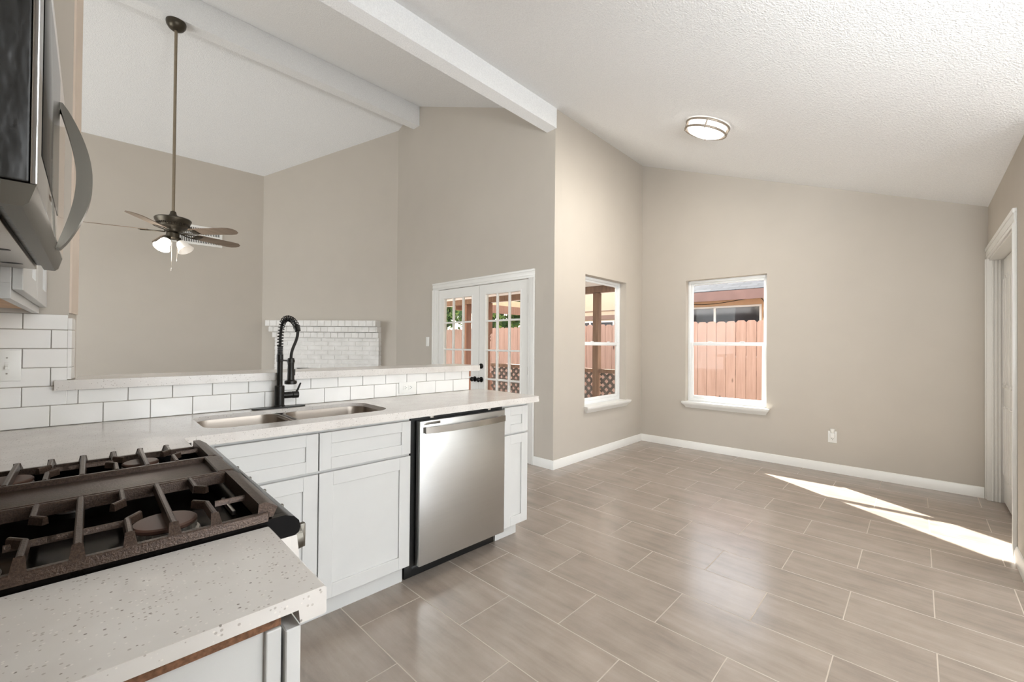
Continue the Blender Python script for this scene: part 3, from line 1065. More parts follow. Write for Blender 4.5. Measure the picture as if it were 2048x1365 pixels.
# ------------------------------------------------------------------ counters
CZ0, CZ1 = .876, .914
bm = nb()
outer = [(-.428, 1.652), (.240, 1.652), (.240, 1.885), (.25, 1.895), (2.135, 1.895), (2.139, 1.90), (2.139, 2.495), (-.428, 2.495)]
hole = rrect(.325, 1.120, 2.012, 2.395, .085)[::-1]
slab_with_hole(bm, outer, hole, CZ1 - .020, CZ1)
box(bm, .262, 2.139, 1.895, 1.926, CZ0, CZ1 - .0195); box(bm, 2.10, 2.139, 1.926, 2.495, CZ0, CZ1 - .0195); box(bm, .215, .240, 1.652, 1.92, CZ0, CZ1 - .0195)
single('countertop', bm, M['quartz'], 'white speckled quartz countertop around the sink on the peninsula', 'countertop', (.9, 2.2, CZ0), K, smooth=30)
bm = nb(); prism(bm, [(-.428, CZ1 - .020), (.205, CZ1 - .020), (.207, CZ0 - .001), (.239, CZ0 - .001), (.242, CZ0 + .002), (.242, CZ1 - .003), (.239, CZ1), (-.428, CZ1)], 1, .613, .882)
single('countertop', bm, M['quartz'], 'small speckled quartz countertop in front, this side of the gas range', 'countertop', (0, .75, CZ0), K)
bm = nb(); prism(bm, [(-.100, 2.462), (2.10, 2.462), (2.10, 2.775), (-.034, 2.775), (-.0445, 2.489), (-.100, 2.489)], 2, 1.0585, 1.098)
single('bar_top', bm, M['quartz'], 'long raised speckled quartz bar top above the subway tile', 'bar top', (1, 2.6, 1.058), K)

# ------------------------------------------------------------------ sink
sk = thing('kitchen_sink', 'double-bowl stainless undermount sink in the quartz counter', 'sink', (.715, 2.155, .70), K)
def bowl(x0, x1, y0, y1, zt, zb):
    bm = nb()
    loops = []
    for z, ins, r in ((zt, -.012, .085), (zt, 0, .075), (zt - .02, .003, .075), (zb + .03, .010, .07), (zb + .008, .02, .06), (zb, .04, .045)):
        loops.append([(x, y, z) for x, y in rrect(x0 + ins, x1 - ins, y0 + ins, y1 - ins, r, 8)])
    loft(bm, loops)
    return bm
part('bowl', bowl(.318, .675, 2.004, 2.403, CZ1 - .0206, .70), M['sink'], sk)
part('bowl', bowl(.705, 1.127, 2.004, 2.403, CZ1 - .0206, .70), M['sink'], sk)
bm = nb(); box(bm, .668, .712, 2.03, 2.38, CZ1 - .036, CZ1 - .0265, .004)
part('divider', bm, M['sink'], sk)
for cx in (.497, .915):
    bm = nb(); lathe(bm, [(0, .703), (.042, .703), (.044, .7015), (.040, .7005), (0, .7002)], (cx, 2.20, 0), 24, cap=False)
    part('drain', bm, M['nickel'], sk)

# ------------------------------------------------------------------ faucet
fx, fy = .708, 2.445
fc = thing('kitchen_faucet', 'black spring-neck pull-down faucet behind the sink', 'faucet', (fx, fy, .9145), K)
bm = nb()
prism(bm, rrect(fx - .128, fx + .128, fy - .030, fy + .030, .0295, 8), 2, .9145, .9205)
part('deck_plate', bm, M['faucet'], fc)
bm = nb()
lathe(bm, [(0, .9206), (.0265, .9206), (.0265, .927), (.0232, .929), (.0232, 1.028), (.021, 1.031), (.0, 1.031)], (fx, fy, 0), 28, cap=False)
body = part('body', bm, M['faucet'], fc)
bm = nb()
lathe(bm, [(.0138, 1.031), (.0138, 1.155), (.0155, 1.157), (.0155, 1.194), (.0125, 1.196)], (fx, fy, 0), 24)
for i in range(9):
    z = 1.199 + i * .0048
    lathe(bm, [(.010, z - .0022), (.0142, z - .0012), (.0142, z + .0012), (.010, z + .0022)], (fx, fy, 0), 20)
part('riser', bm, M['faucet'], fc)
# arch path
hx, hy = .712, 2.285
apex = (.722, 2.37, 1.398)
path = bez((fx, fy, 1.235), (fx, fy, 1.32), (.712, 2.445, 1.380), (.722, 2.385, 1.382), 14)[:-1] + bez((.722, 2.385, 1.382), (.729, 2.345, 1.384), (.738, 2.305, 1.362), (.740, 2.288, 1.328), 12)
bm = nb(); tube(bm, path, .0068, 10)
hose = part('hose', bm, M['faucet'], fc)
# spring coil round the path
def resample(pts, n):
    d = [0]
    for a, b in zip(pts, pts[1:]):
        d.append(d[-1] + (b - a).length)
    out = []
    j = 0
    for i in range(n + 1):
        t = d[-1] * i / n
        while j < len(d) - 2 and d[j + 1] < t:
            j += 1
        f = (t - d[j]) / max(1e-9, d[j + 1] - d[j])
        out.append(pts[j].lerp(pts[j + 1], min(1, f)))
    return out
turns, per = 19, 14
ps = resample(path, turns * per)
coil = []
side = Vector((1, 0, 0))
for i, p in enumerate(ps):
    t = (ps[min(i + 1, len(ps) - 1)] - ps[max(0, i - 1)]).normalized()
    u = (side - t * side.dot(t)).normalized()
    w = t.cross(u)
    a = 2 * math.pi * i / per
    coil.append(p + (u * math.cos(a) + w * math.sin(a)) * .0140)
bm = nb(); tube(bm, coil, .0023, 6)
part('spring', bm, M['faucet'], fc)
bm = nb()
e = path[-1]
cyl(bm, e + Vector((-.001, .006, .012)), e + Vector((.002, -.004, -.012)), .0145, .0135, 18)
part('spring_end', bm, M['faucet'], fc)
bm = nb(); tube(bm, bez(e + Vector((.002, -.003, -.01)), e + Vector((.004, -.004, -.07)), (hx, hy, 1.24), (hx, hy, 1.178), 14), .0068, 10)
part('spray_hose', bm, M['faucet'], fc)
bm = nb()
lathe(bm, [(.006, 1.182), (.0150, 1.178), (.0152, 1.150), (.0142, 1.146), (.0165, 1.075), (.018, 1.078 - .008), (.0275, 1.066), (.0282, 1.054), (.024, 1.050), (0, 1.050)], (hx, hy, 0), 26, cap=False)
box(bm, hx + .012, hx + .020, hy - .006, hy + .006, 1.092, 1.125, .003)
part('spray_head', bm, M['faucet'], fc)
bm = nb(); cyl(bm, (fx + .001, fy - .01, 1.165), (hx, hy + .012, 1.165), .0042, seg=10)
lathe(bm, [(.0135, 1.156), (.0175, 1.158), (.0175, 1.172), (.0135, 1.174)], (hx, hy, 0), 20)
part('docking_arm', bm, M['faucet'], fc)
bm = nb()
cyl(bm, (fx + .018, fy, .978), (fx + .062, fy, .978), .0165, seg=22); cyl(bm, (fx + .064, fy, .978), (fx + .092, fy, .978), .0182, seg=22)
tube(bm, [(fx + .084, fy, .99), (fx + .094, fy, 1.015), (fx + .104, fy, 1.040)], [.0055, .005, .0042], 10)
part('handle', bm, M['faucet'], fc)

# ------------------------------------------------------------------ cabinets
YF = 1.927
def shaker(bm, a0, a1, z0, z1, d0, rail=.062, axis='y', th=.019, rec=.008):
    """door: face at d0 looking to -y (axis y) or +x (axis x)"""
    def bx(p0, p1, q0, q1, e0, e1, bev=.0015):
        if axis == 'y': box(bm, p0, p1, d0 + e0, d0 + e1, q0, q1, bev, 1)
        else: box(bm, d0 - e1, d0 - e0, p0, p1, q0, q1, bev, 1)
    bx(a0, a0 + rail, z0, z1, 0, th); bx(a1 - rail, a1, z0, z1, 0, th)
    bx(a0 + rail - .001, a1 - rail + .001, z0, z0 + rail, 0.0002, th); bx(a0 + rail - .001, a1 - rail + .001, z1 - rail, z1, 0.0002, th)
    bx(a0 + rail - .004, a1 - rail + .004, z0 + rail - .004, z1 - rail + .004, rec, th - .001, 0)
def base_cab(name, label, x0, x1, fronts, toe_x1=None):
    t = thing(name, label, 'cabinet', ((x0 + x1) / 2, 2.2, 0), K)
    bm = nb()
    box(bm, x0, x0 + .018, YF + .021, 2.49, .104, .875); box(bm, x1 - .018, x1, YF + .021, 2.49, .104, .875)
    box(bm, x0 + .018, x1 - .018, YF + .021, 2.49, .104, .122); box(bm, x0 + .018, x1 - .018, 2.478, 2.49, .122, .875)
    box(bm, x0 + .018, x1 - .018, YF + .021, YF + .04, .85, .875); box(bm, x0 + .018, x0 + .05, YF + .021, YF + .04, .122, .85); box(bm, x1 - .05, x1 - .018, YF + .021, YF + .04, .122, .85)
    box(bm, x0 + .05, x1 - .05, YF + .021, YF + .04, .668, .695)
    part('carcass', bm, M['cabinet'], t, smooth=0)
    bm = nb(); box(bm, x0, toe_x1 or x1, 2.003, 2.018, 0.0005, .104)
    part('toe_kick', bm, M['cabinet'], t, smooth=0)
    for nm, a, b, z0, z1, rl in fronts:
        bm = nb(); shaker(bm, a, b, z0, z1, YF, rl)
        part(nm, bm, M['cabinet'], t)
    return t
base_cab('sink_cabinet', 'white shaker sink base cabinet left of the dishwasher', .262, 1.183,
         [('drawer_front', .266, .7175, .690, .858, .052), ('drawer_front', .7225, 1.180, .690, .858, .052), ('door', .266, .7175, .112, .678, .062), ('door', .7225, 1.180, .112, .678, .062)])
base_cab('end_cabinet', 'narrow white shaker cabinet at the end of the peninsula', 1.848, 2.068,
         [('drawer_front', 1.851, 2.064, .690, .858, .055), ('door', 1.851, 2.064, .100, .678, .058)], toe_x1=2.035)
# corner base behind the range (fills the blind corner)
cb = thing('corner_cabinet', 'white base cabinet in the blind corner behind the gas range', 'cabinet', (-.1, 2.0, 0), K)
bm = nb(); box(bm, -.425, .218, 1.655, 2.49, .104, .875)
part('carcass', bm, M['cabinet'], cb, smooth=0)
bm = nb(); box(bm, -.425, .15, 1.655, 2.40, 0.0005, .104)
part('toe_kick', bm, M['cabinet'], cb, smooth=0)
bm = nb(); box(bm, .2185, .2615, 1.93, 1.95, .104, .875)
part('filler_strip', bm, M['cabinet'], cb, smooth=0)
# cabinet under the near counter
nc = thing('small_base_cabinet', 'narrow white base cabinet under the small front countertop', 'cabinet', (-.1, .75, 0), K)
bm = nb(); box(bm, -.425, .1685, .632, .880, .104, .874); box(bm, .1685, .1875, .624, .880, .104, .8745, .002)
part('carcass', bm, M['cabinet'], nc, smooth=0)
bm = nb(); box(bm, -.425, .1875, .628, .878, .8752, .8935)
part('build_up_strip', bm, M['pboard'], nc, smooth=0, label='raw particle board strip under the counter')
bm = nb(); box(bm, -.425, .12, .64, .875, .0005, .104)
part('toe_kick', bm, M['cabinet'], nc, smooth=0)
for nm, z0, z1, rl in (('drawer_front', .690, .870, .052), ('door', .112, .678, .055)):
    bm = nb(); shaker(bm, .617, .876, z0, z1, .2095, rl, axis='x')
    part(nm, bm, M['cabinet'], nc)

# ------------------------------------------------------------------ dishwasher
DF = 1.897
dw = thing('dishwasher', 'stainless dishwasher with a bowed bar handle under the counter', 'dishwasher', (1.52, 2.2, 0), K)
bm = nb(); box(bm, 1.190, 1.842, 1.945, 2.48, .09, .868)
part('tub', bm, M['blackplastic'], dw, smooth=0)
bm = nb(); box(bm, 1.218, 1.826, DF, DF + .040, .100, .853, .004)
part('door_panel', bm, M['steel'], dw)
bm = nb(); box(bm, 1.196, 1.838, 2.006, 2.03, .0005, .105, .002); box(bm, 1.24, 1.80, 2.0035, 2.0065, .03, .06, .0012)
for xx in (1.225, 1.815):
    cyl(bm, (xx, 2.0065, .072), (xx, 2.0, .072), .006, seg=12)
part('kick_plate', bm, M['blackplastic'], dw)
bm = nb()
n = 16
xa, xb = 1.236, 1.806
front, back = [], []
for i in range(n + 1):
    t = i / n
    x = xa + (xb - xa) * t
    d = .016 + .028 * math.sin(math.pi * t) ** .8
    front.append((x, DF - d - .010)); back.append((x, DF - d))
prism(bm, front + back[::-1], 2, .790, .824)
box(bm, xa, xa + .018, DF - .020, DF + .001, .792, .822, .002); box(bm, xb - .018, xb, DF - .020, DF + .001, .792, .822, .002)
hd = part('handle', bm, M['handlesteel'], dw)
bm = nb(); box(bm, 1.240, 1.342, DF - .003, DF + .001, .832, .846, .001)
part('badge_plate', bm, M['nickel'], dw)
bm = nb(); box(bm, 1.246, 1.337, DF - .0034, DF - .002, .8352, .8380); box(bm, 1.246, 1.337, DF - .0034, DF - .002, .8402, .8430)
part('display_slots', bm, M['slot'], dw, smooth=0)
for xx in (1.30, 1.71):
    bm = nb(); box(bm, xx - .014, xx + .014, 1.915, 1.95, .8685, .8745, .001); box(bm, xx - .010, xx + .010, 1.912, 1.917, .862, .8745, .001)
    part('mounting_clip', bm, M['alu'], dw)

# ------------------------------------------------------------------ gas range
RY0, RY1 = .887, 1.648
rg = thing('gas_range', 'black and stainless slide-in gas range with cast-iron grates', 'range', (-.05, 1.27, 0), K)
bm = nb()
box(bm, -.425, .262, RY0, RY1, .09, .881)
for yy in (RY0 + .05, RY1 - .05):
    for xx in (-.38, .2):
        cyl(bm, (xx, yy, .0005), (xx, yy, .09), .018, seg=12)
part('body', bm, M['blackplastic'], rg, smooth=0)
# cooktop pan with raised rim and rounded front
bm = nb()
zt = .925
LIP = [(-.425, .8815), (.288, .8815), (.295, .886), (.298, .896), (.295, .909), (.286, .919), (.270, zt)]
prism(bm, LIP + [(.247, zt), (.244, .908), (-.300, .908), (-.303, zt), (-.425, zt)], 1, RY0 + .018, RY1 - .018)
prism(bm, LIP + [(-.425, zt)], 1, RY0, RY0 + .019)
prism(bm, LIP + [(-.425, zt)], 1, RY1 - .019, RY1)
part('cooktop', bm, M['black'], rg)
bm = nb(); prism(bm, [(.2625, .752), (.296, .752), (.304, .775), (.292, .8810), (.2625, .8810)], 1, RY0 + .002, RY1 - .002)
cp = part('control_panel', bm, M['steelv'], rg)
for i in range(5):
    yy = RY0 + .09 + i * .145
    bm = nb(); cyl(bm, (.294, yy, .838), (.326, yy, .841), .029, .026, 22)
    box(bm, .325, .337, yy - .006, yy + .006, .815, .866, .002)
    part('knob', bm, M['greysteel'], cp)
bm = nb(); box(bm, .2625, .292, RY0 + .004, RY1 - .004, .245, .745, .004)
od = part('oven_door', bm, M['steelv'], rg)
bm = nb(); box(bm, .2915, .2935, RY0 + .09, RY1 - .09, .33, .62, .001)
part('oven_window', bm, M['black'], od)
bm = nb(); tube(bm, [(.335, RY0 + .04, .705), (.335, RY1 - .04, .705)], .012, 14)
for yy in (RY0 + .07, RY1 - .07):
    cyl(bm, (.29, yy, .705), (.335, yy, .705), .009, seg=12)
part('oven_handle', bm, M['steelv'], od)
bm = nb(); box(bm, .2625, .290, RY0 + .004, RY1 - .004, .095, .238, .004)
part('storage_drawer', bm, M['steelv'], rg)
# burners
for bx_, by_, rr in ((.10, .990, .047), (-.138, .990, .042), (.10, 1.520, .038), (-.138, 1.520, .047)):
    bm = nb(); lathe(bm, [(0, .9085), (rr + .006, .9085), (rr + .004, .912), (rr - .004, .914), (rr - .004, .924), (0, .924)], (bx_, by_, 0), 36, cap=False)
    for i in range(24):
        a = 2 * math.pi * i / 24
        m_ = Matrix.Translation((bx_ + (rr - .003) * math.cos(a), by_ + (rr - .003) * math.sin(a), .919)) @ Matrix.Rotation(a, 4, 'Z')
        bmesh.ops.create_cube(bm, size=1, matrix=m_ @ Matrix.Diagonal((.006, .004, .009, 1)))
    hdb = part('burner_head', bm, M['alu'], rg)
    bm = nb(); lathe(bm, [(0, .9242), (rr - .002, .9242), (rr, .9265), (rr, .931), (rr - .003, .9335), (0, .9345)], (bx_, by_, 0), 40, cap=False)
    part('burner_cap', bm, M['burner'], hdb)
bm = nb(); lathe(bm, [(0, .9085), (.03, .9085), (.03, .918), (0, .921)], (-.02, 1.265, 0), 24, cap=False)
part('centre_burner', bm, M['alu'], rg)
bm = nb(); box(bm, .205, .212, 1.0, 1.10, .9088, .919, .002)
part('igniter_shield', bm, M['nickel'], rg)
# grates
GZ = .956
def gbar(bm, p, q, w=.012, h=.016, zt=GZ):
    p, q = Vector((p[0], p[1], 0)), Vector((q[0], q[1], 0))
    d = (q - p)
    L = d.length
    a = math.atan2(d.y, d.x)
    c = (p + q) / 2
    m_ = Matrix.Translation((c.x, c.y, 0)) @ Matrix.Rotation(a, 4, 'Z')
    vs = []
    prof = [(-w / 2, zt - h), (w / 2, zt - h), (w / 2 - .0015, zt - .002), (w / 2 - .0035, zt), (-w / 2 + .0035, zt), (-w / 2 + .0015, zt - .002)]
    lo = [bm.verts.new(m_ @ Vector((-L / 2, y, z))) for y, z in prof]
    hi = [bm.verts.new(m_ @ Vector((L / 2, y, z))) for y, z in prof]
    bm.faces.new(lo); bm.faces.new(hi)
    for i in range(6):
        bm.faces.new((lo[i], lo[(i + 1) % 6], hi[(i + 1) % 6], hi[i]))
def grate(ya, yb, cy, name='grate'):
    """frame: low outer rails, raised cross bars, fingers to each burner"""
    bm = nb()
    xa, xb = -.268, .234
    zr = GZ - .018
    near = ya < 1.2
    yo, yi = (ya, yb) if near else (yb, ya)       # outer rail, inner rail beside the griddle
    gbar(bm, (xa, yo), (xb + .006, yo), .015, .016, zr)
    gbar(bm, (xa, yi), (xb, yi), .012, .022, GZ - .002)
    # right and left end bars, thick with bevelled outside
    for x, sg in ((xb, 1), (xa, -1)):
        prism(bm, [(x - .010, GZ - .026), (x + .010 + .006 * (sg > 0), GZ - .030), (x + .014 * (sg > 0) + .010, GZ - .012), (x + .006, GZ), (x - .008, GZ)], 1, min(yo, yi), max(yo, yi))
        box(bm, x - .008, x + .010, min(yo, yi), max(yo, yi), .926, GZ - .02)
    def drop(x, w=.012):
        sy = 1 if near else -1
        hexa(bm, [(x - w / 2 - .004, yo - .007 * sy, zr - .014), (x + w / 2 + .004, yo - .007 * sy, zr - .014), (x + w / 2, yo + .012 * sy, GZ - .016), (x - w / 2, yo + .012 * sy, GZ - .016),
                  (x - w / 2 - .003, yo - .006 * sy, zr), (x + w / 2 + .003, yo - .006 * sy, zr), (x + w / 2, yo + .012 * sy, GZ - .001), (x - w / 2, yo + .012 * sy, GZ - .001)])
    sy = 1 if near else -1
    for x in (-.124, -.010, .103):
        gbar(bm, (x, yo + .011 * sy), (x, yi))
        drop(x)
    for x, tx in ((-.067, -1), (.048, 1), (.160, -1), (-.20, 1)):
        # outer finger with a bent tip
        y1 = cy - sy * .012
        gbar(bm, (x, yo + .011 * sy), (x, yo + .085 * sy), .011, .015)
        gbar(bm, (x, yo + .085 * sy), (x + tx * .018, yo + .108 * sy), .010, .014)
        drop(x, .011)
        gbar(bm, (x, yi), (x, yi - .075 * sy), .011, .015)
        gbar(bm, (x, yi - .075 * sy), (x - tx * .016, yi - .095 * sy), .010, .014)
    # fingers along x toward the burners, set lower
    for x0, x1 in ((xb - .004, .175), (.050, -.045), (-.215, xa + .004), (-.035, -.09)):
        gbar(bm, (x0, cy), (x1, cy), .008, .010, GZ - .008)
    # feet
    for x in (xa, -.010, xb):
        box(bm, x - .007, x + .007, yo - .006, yo + .006, .9255 if not (-.25 < x < .2) else .909, zr - .01)
    return part(name, bm, M['iron'], rg)
grate(.893, 1.172, .992)
grate(1.366, 1.602, 1.515)
# griddle plate between the grates
bm = nb()
xa, xb = -.268, .236
box(bm, xa, xb, 1.178, 1.361, .936, .944, .002)
for a in ((xa, xb, 1.176, 1.186, .930, GZ - .001), (xa, xb, 1.353, 1.363, .930, GZ - .001), (xb - .022, xb + .010, 1.186, 1.353, .930, GZ), (xa - .008, xa + .012, 1.186, 1.353, .930, GZ)):
    box(bm, *a, .0025, 1)
for x in (xa + .01, xb - .005):
    box(bm, x - .008, x + .008, 1.19, 1.35, .9085 if x < .2 and x > -.25 else .9255, .932)
part('griddle_plate', bm, M['iron'], rg)

# ------------------------------------------------------------------ microwave over the range
MX = -.055
mw = thing('microwave', 'over-the-range microwave with a bowed handle and black side', 'microwave', (-.25, 1.27, 1.44), K)
bm = nb(); box(bm, -.425, MX - .0078, RY0, RY1, 1.4755, 1.872, .003); box(bm, -.425, MX - .034, RY0 + .0005, RY1, 1.452, 1.476)
part('case', bm, M['case'], mw)
bm = nb()
box(bm, MX - .0075, MX, RY0, RY1, 1.474, 1.872, .002)
dr = part('door', bm, M['mirror'], mw)
bm = nb(); box(bm, MX - .0005, MX + .0012, RY0 + .05, RY0 + .475, 1.53, 1.83, .0005)
part('door_window', bm, M['black'], dr)
bm = nb(); prism(bm, [(MX - .0335, 1.452), (MX - .0335, 1.4735), (MX - .001, 1.4735), (MX - .008, 1.447), (MX - .014, 1.441), (MX - .0335, 1.441)], 1, RY0, RY1)
part('chin', bm, M['greysteel'], mw)
bm = nb(); box(bm, -.425, MX - .046, RY0 + .004, RY1 - .004, 1.440, 1.4515, .002); box(bm, -.30, -.19, RY0 + .004, RY1 - .01, 1.428, 1.4402, .004)
un = part('underside', bm, M['nickel'], mw)
for yy in (1.02, 1.33, 1.55):
    for xx in (-.135, -.345):
        bm = nb()
        m_ = Matrix.Translation((xx, yy, 1.4397)) @ Matrix.Diagonal((.018, .010, .0008, 1))
        bmesh.ops.create_cone(bm, cap_ends=True, segments=20, radius1=1, radius2=1, depth=1, matrix=m_)
        part('vent_slot', bm, M['slot'], un, smooth=0)
bm = nb()
hy0 = 1.405
inner, outr = [], []
for i in range(25):
    t = i / 24
    z = 1.464 + .326 * t
    b = math.sin(math.pi * t) ** .85
    outr.append((MX + .002 + .050 * b + .002, z)); inner.append((MX - .003 + .030 * b ** 1.25, z))
prism(bm, outr + inner[::-1], 1, hy0 - .020, hy0 + .020)
part('handle', bm, M['greysteel'], dr)

# ------------------------------------------------------------------ upper cabinet beyond the microwave
uc = thing('upper_cabinet', 'white shaker upper cabinet in the corner past the microwave', 'cabinet', (-.28, 2.08, 1.36), K)
bm = nb()
UY0, UY1 = 1.655, 2.488
box(bm, -.425, -.163, UY0, UY0 + .016, 1.362, 2.12); box(bm, -.425, -.163, UY1 - .016, UY1, 1.362, 2.12)
box(bm, -.425, -.163, UY0 + .016, UY1 - .016, 2.10, 2.12); box(bm, -.425, -.41, UY0 + .016, UY1 - .016, 1.362, 2.10)
box(bm, -.163, -.1445, UY0, UY1, 1.362, 1.402, .001); box(bm, -.163, -.1445, UY0, UY1, 2.08, 2.12, .001)
box(bm, -.163, -.1445, UY0, UY0 + .04, 1.402, 2.08, .001); box(bm, -.163, -.1445, UY1 - .04, UY1, 1.402, 2.08, .001)
part('carcass', bm, M['cabinet'], uc, smooth=0)
bm = nb(); box(bm, -.41, -.163, UY0 + .016, UY1 - .016, 1.378, 1.390)
part('bottom_panel', bm, M['rawwood'], uc, smooth=0, label='raw wood bottom panel')
for a, b in ((UY0 + .006, 2.068), (2.074, UY1 - .01)):
    bm = nb(); shaker(bm, a, b, 1.386, 2.10, -.1245, .058, axis='x')
    part('door', bm, M['cabinet'], uc)

# ------------------------------------------------------------------ switches and outlets
def plate(name, label, cat, frame, s, y, z, w, h, kind_, mat='plastic'):
    t = thing(name, label, cat, (s, y, z), frame)
    bm = nb(); box(bm, s - w / 2, s + w / 2, y - .006, y - .0005, z - h / 2, z + h / 2, .002)
    pl = part('cover_plate', bm, M[mat], t)
    bm = nb()
    if kind_ == 'toggle':
        box(bm, s - .006, s + .006, y - .0075, y - .005, z - .013, z + .013, .001)
        hexa(bm, [(s - .004, y - .007, z - .006), (s + .004, y - .007, z - .006), (s + .004, y - .016, z - .012), (s - .004, y - .016, z - .012), (s - .004, y - .007, z + .006), (s + .004, y - .007, z + .006), (s + .004, y - .016, z - .003), (s - .004, y - .016, z - .003)])
        part('toggle', bm, M['plastic'], t)
        for dz in (-.03, .03):
            bm = nb()
            cyl(bm, (s, y - .0055, z + dz), (s, y - .0072, z + dz), .0028, seg=10)
            part('screw', bm, M['nickel'], t)
    elif kind_ == 'rocker':
        box(bm, s - .016, s + .016, y - .0085, y - .005, z - .032, z + .032, .0015)
        part('rocker', bm, M['plastic'], t)
    else:
        hor = w > h
        for k in (-1, 1):
            c = (s + k * .0195, z) if hor else (s, z + k * .0195)
            bm2 = nb(); box(bm2, c[0] - .0155, c[0] + .0155, y - .0078, y - .005, c[1] - .0145, c[1] + .0145, .003)
            fc_ = part('receptacle', bm2, M['plastic'], t)
            bm3 = nb()
            for dx in (-.006, .006):
                if hor: box(bm3, c[0] - .004, c[0] + .004, y - .0083, y - .0075, c[1] + dx - .001, c[1] + dx + .001)
                else: box(bm3, c[0] + dx - .001, c[0] + dx + .001, y - .0083, y - .0075, c[1] - .001, c[1] + .007)
            if hor: cyl(bm3, (c[0] + .009, y - .0075, c[1]), (c[0] + .009, y - .0083, c[1]), .0024, seg=10)
            else: cyl(bm3, (c[0], y - .0075, c[1] - .008), (c[0], y - .0083, c[1] - .008), .0024, seg=10)
            part('slots', bm3, M['slot'], fc_, smooth=0)
        bm.free()
    return t
plate('light_switch', 'white toggle light switch on the subway tile at the left edge', 'light switch', K, -.2235, YB - .0108, 1.160, .072, .118, 'toggle')
plate('wall_outlet', 'white sideways outlet on the tile under the bar top', 'outlet', K, 1.494, YB - .0108, .966, .126, .074, 'duplex')
plate('light_switch', 'white rocker light switch left of the patio doors', 'light switch', FDOOR, S(4.827), 0, 1.288, .072, .125, 'rocker')
plate('wall_outlet', 'white upright outlet low on the far wall behind the plug-in light', 'outlet', FFAR, 2.662 - .622, 0, .357, .072, .118, 'duplex')
ns = 2.662 - .620
nl = thing('night_light', 'small white plug-in night light on the far wall outlet', 'night light', (ns, -.01, .385), FFAR)
bm = nb(); box(bm, ns - .018, ns + .018, -.034, -.0085, .352, .400, .005)
part('plug_body', bm, M['plastic'], nl)
bm = nb(); lathe(bm, [(.012, .400), (.019, .410), (.021, .438), (.018, .441), (.0, .442)], (ns, -.022, 0), 20)
part('lens', bm, M['plastic'], nl)

# ------------------------------------------------------------------ outdoors
bm = nb(); box(bm, -8, 30, -20, 30, -.25, -.15)
gd = struct('ground', bm, M['ground'], 'bare ground outside the house', 'ground', smooth=0)
bm = nb(); box(bm, 3.55, 6.0, 2.83, 8.6, -.149, -.03)
struct('patio_slab', bm, M['concrete'], 'concrete patio slab outside the patio doors', 'patio', smooth=0)
# patio roof
bm = nb(); box(bm, 3.53, 5.95, 2.95, 8.6, 2.095, 2.24)
struct('patio_roof', bm, M['patio_ceiling'], 'pale painted patio cover roof', 'roof', smooth=0)
def beam(name, bmf, mat, label, base):
    single(name, bmf, mat, label, 'beam', base, smooth=0)
bm = nb(); box(bm, 5.15, 5.25, 2.95, 8.5, 2.005, 2.094)
beam('patio_beam', bm, M['post'], 'long brown beam along the edge of the patio cover', (5.2, 5.6, 2.0))
bm = nb(); box(bm, 5.26, 8.2, 6.55, 6.62, 1.93, 2.10)
beam('timber_beam', bm, M['redpost'], 'reddish beam running from the patio to the fence', (6.6, 6.6, 1.93))
bm = nb(); box(bm, 5.26, 8.2, 6.62, 6.68, 2.102, 2.24)
beam('pale_board', bm, M['creamboard'], 'sunlit pale board above the reddish beam', (6.6, 6.65, 2.1))
def post(y, w, mat, label, turned=False):
    t = nb()
    if turned:
        box(t, 5.2 - w / 2, 5.2 + w / 2, y - w / 2, y + w / 2, -.03, .75, .004); box(t, 5.2 - w / 2, 5.2 + w / 2, y - w / 2, y + w / 2, 1.45, 2.0, .004)
        lathe(t, [(.05, .75), (.03, .77), (.045, .80), (.03, .83), (.04, .95), (.036, 1.2), (.03, 1.30), (.046, 1.33), (.03, 1.36), (.046, 1.39), (.03, 1.42), (.05, 1.45)], (5.2, y, 0), 20)
    else:
        box(t, 5.2 - w / 2, 5.2 + w / 2, y - w / 2, y + w / 2, -.03, 2.0, .004)
    single('patio_post', t, mat, label, 'post', (5.2, y, -.03))
post(3.30, .088, M['post'], 'square brown patio post seen through the nook window')
post(5.55, .10, M['redpost'], 'turned reddish patio post seen through the right patio door', True)
post(6.15, .12, M['redpost'], 'square reddish patio post seen through the left patio door')
post(8.35, .12, M['redpost'], 'far corner post of the patio cover')
def lattice(y0, y1, label):
    t = thing('lattice_panel', label, 'lattice', (5.2, (y0 + y1) / 2, 0), W)
    for q in ((5.17, 5.23, y0, y1, .87, .925), (5.18, 5.22, y0, y1, .02, .07)):
        bm = nb(); box(bm, *q, .003)
        part('rail', bm, M['post'], t)
    bm = nb()
    h0, h1 = .07, .87
    H = h1 - h0
    sp = .115
    for sg, xo in ((1, 5.192), (-1, 5.201)):
        c = y0 - H
        while c < y1 + H:
            # slat from (c, h0) to (c+sg*H, h1), clipped to y0..y1
            a, b = (c, c + H) if sg > 0 else (c + H, c)
            za, zb = h0, h1
            pts = []
            for yy, zz in ((a, za), (b, zb)):
                pts.append([yy, zz])
            (ya, za), (yb, zb) = pts
            if ya > yb: ya, za, yb, zb = yb, zb, ya, za
            if yb <= y0 or ya >= y1:
                c += sp
                continue
            k = (zb - za) / (yb - ya)
            if ya < y0: za += k * (y0 - ya); ya = y0
            if yb > y1: zb -= k * (yb - y1); yb = y1
            L = math.hypot(yb - ya, zb - za)
            if L > .03:
                m_ = Matrix.Translation((xo + .004, (ya + yb) / 2, (za + zb) / 2)) @ Matrix.Rotation(math.atan2(zb - za, yb - ya), 4, 'X')
                bmesh.ops.create_cube(bm, size=1, matrix=m_ @ Matrix.Diagonal((.008, L, .036, 1)))
            c += sp
    part('slats', bm, M['lattice'], t, smooth=0)
lattice(2.85, 3.235, 'short lattice panel between the house and the brown patio post')
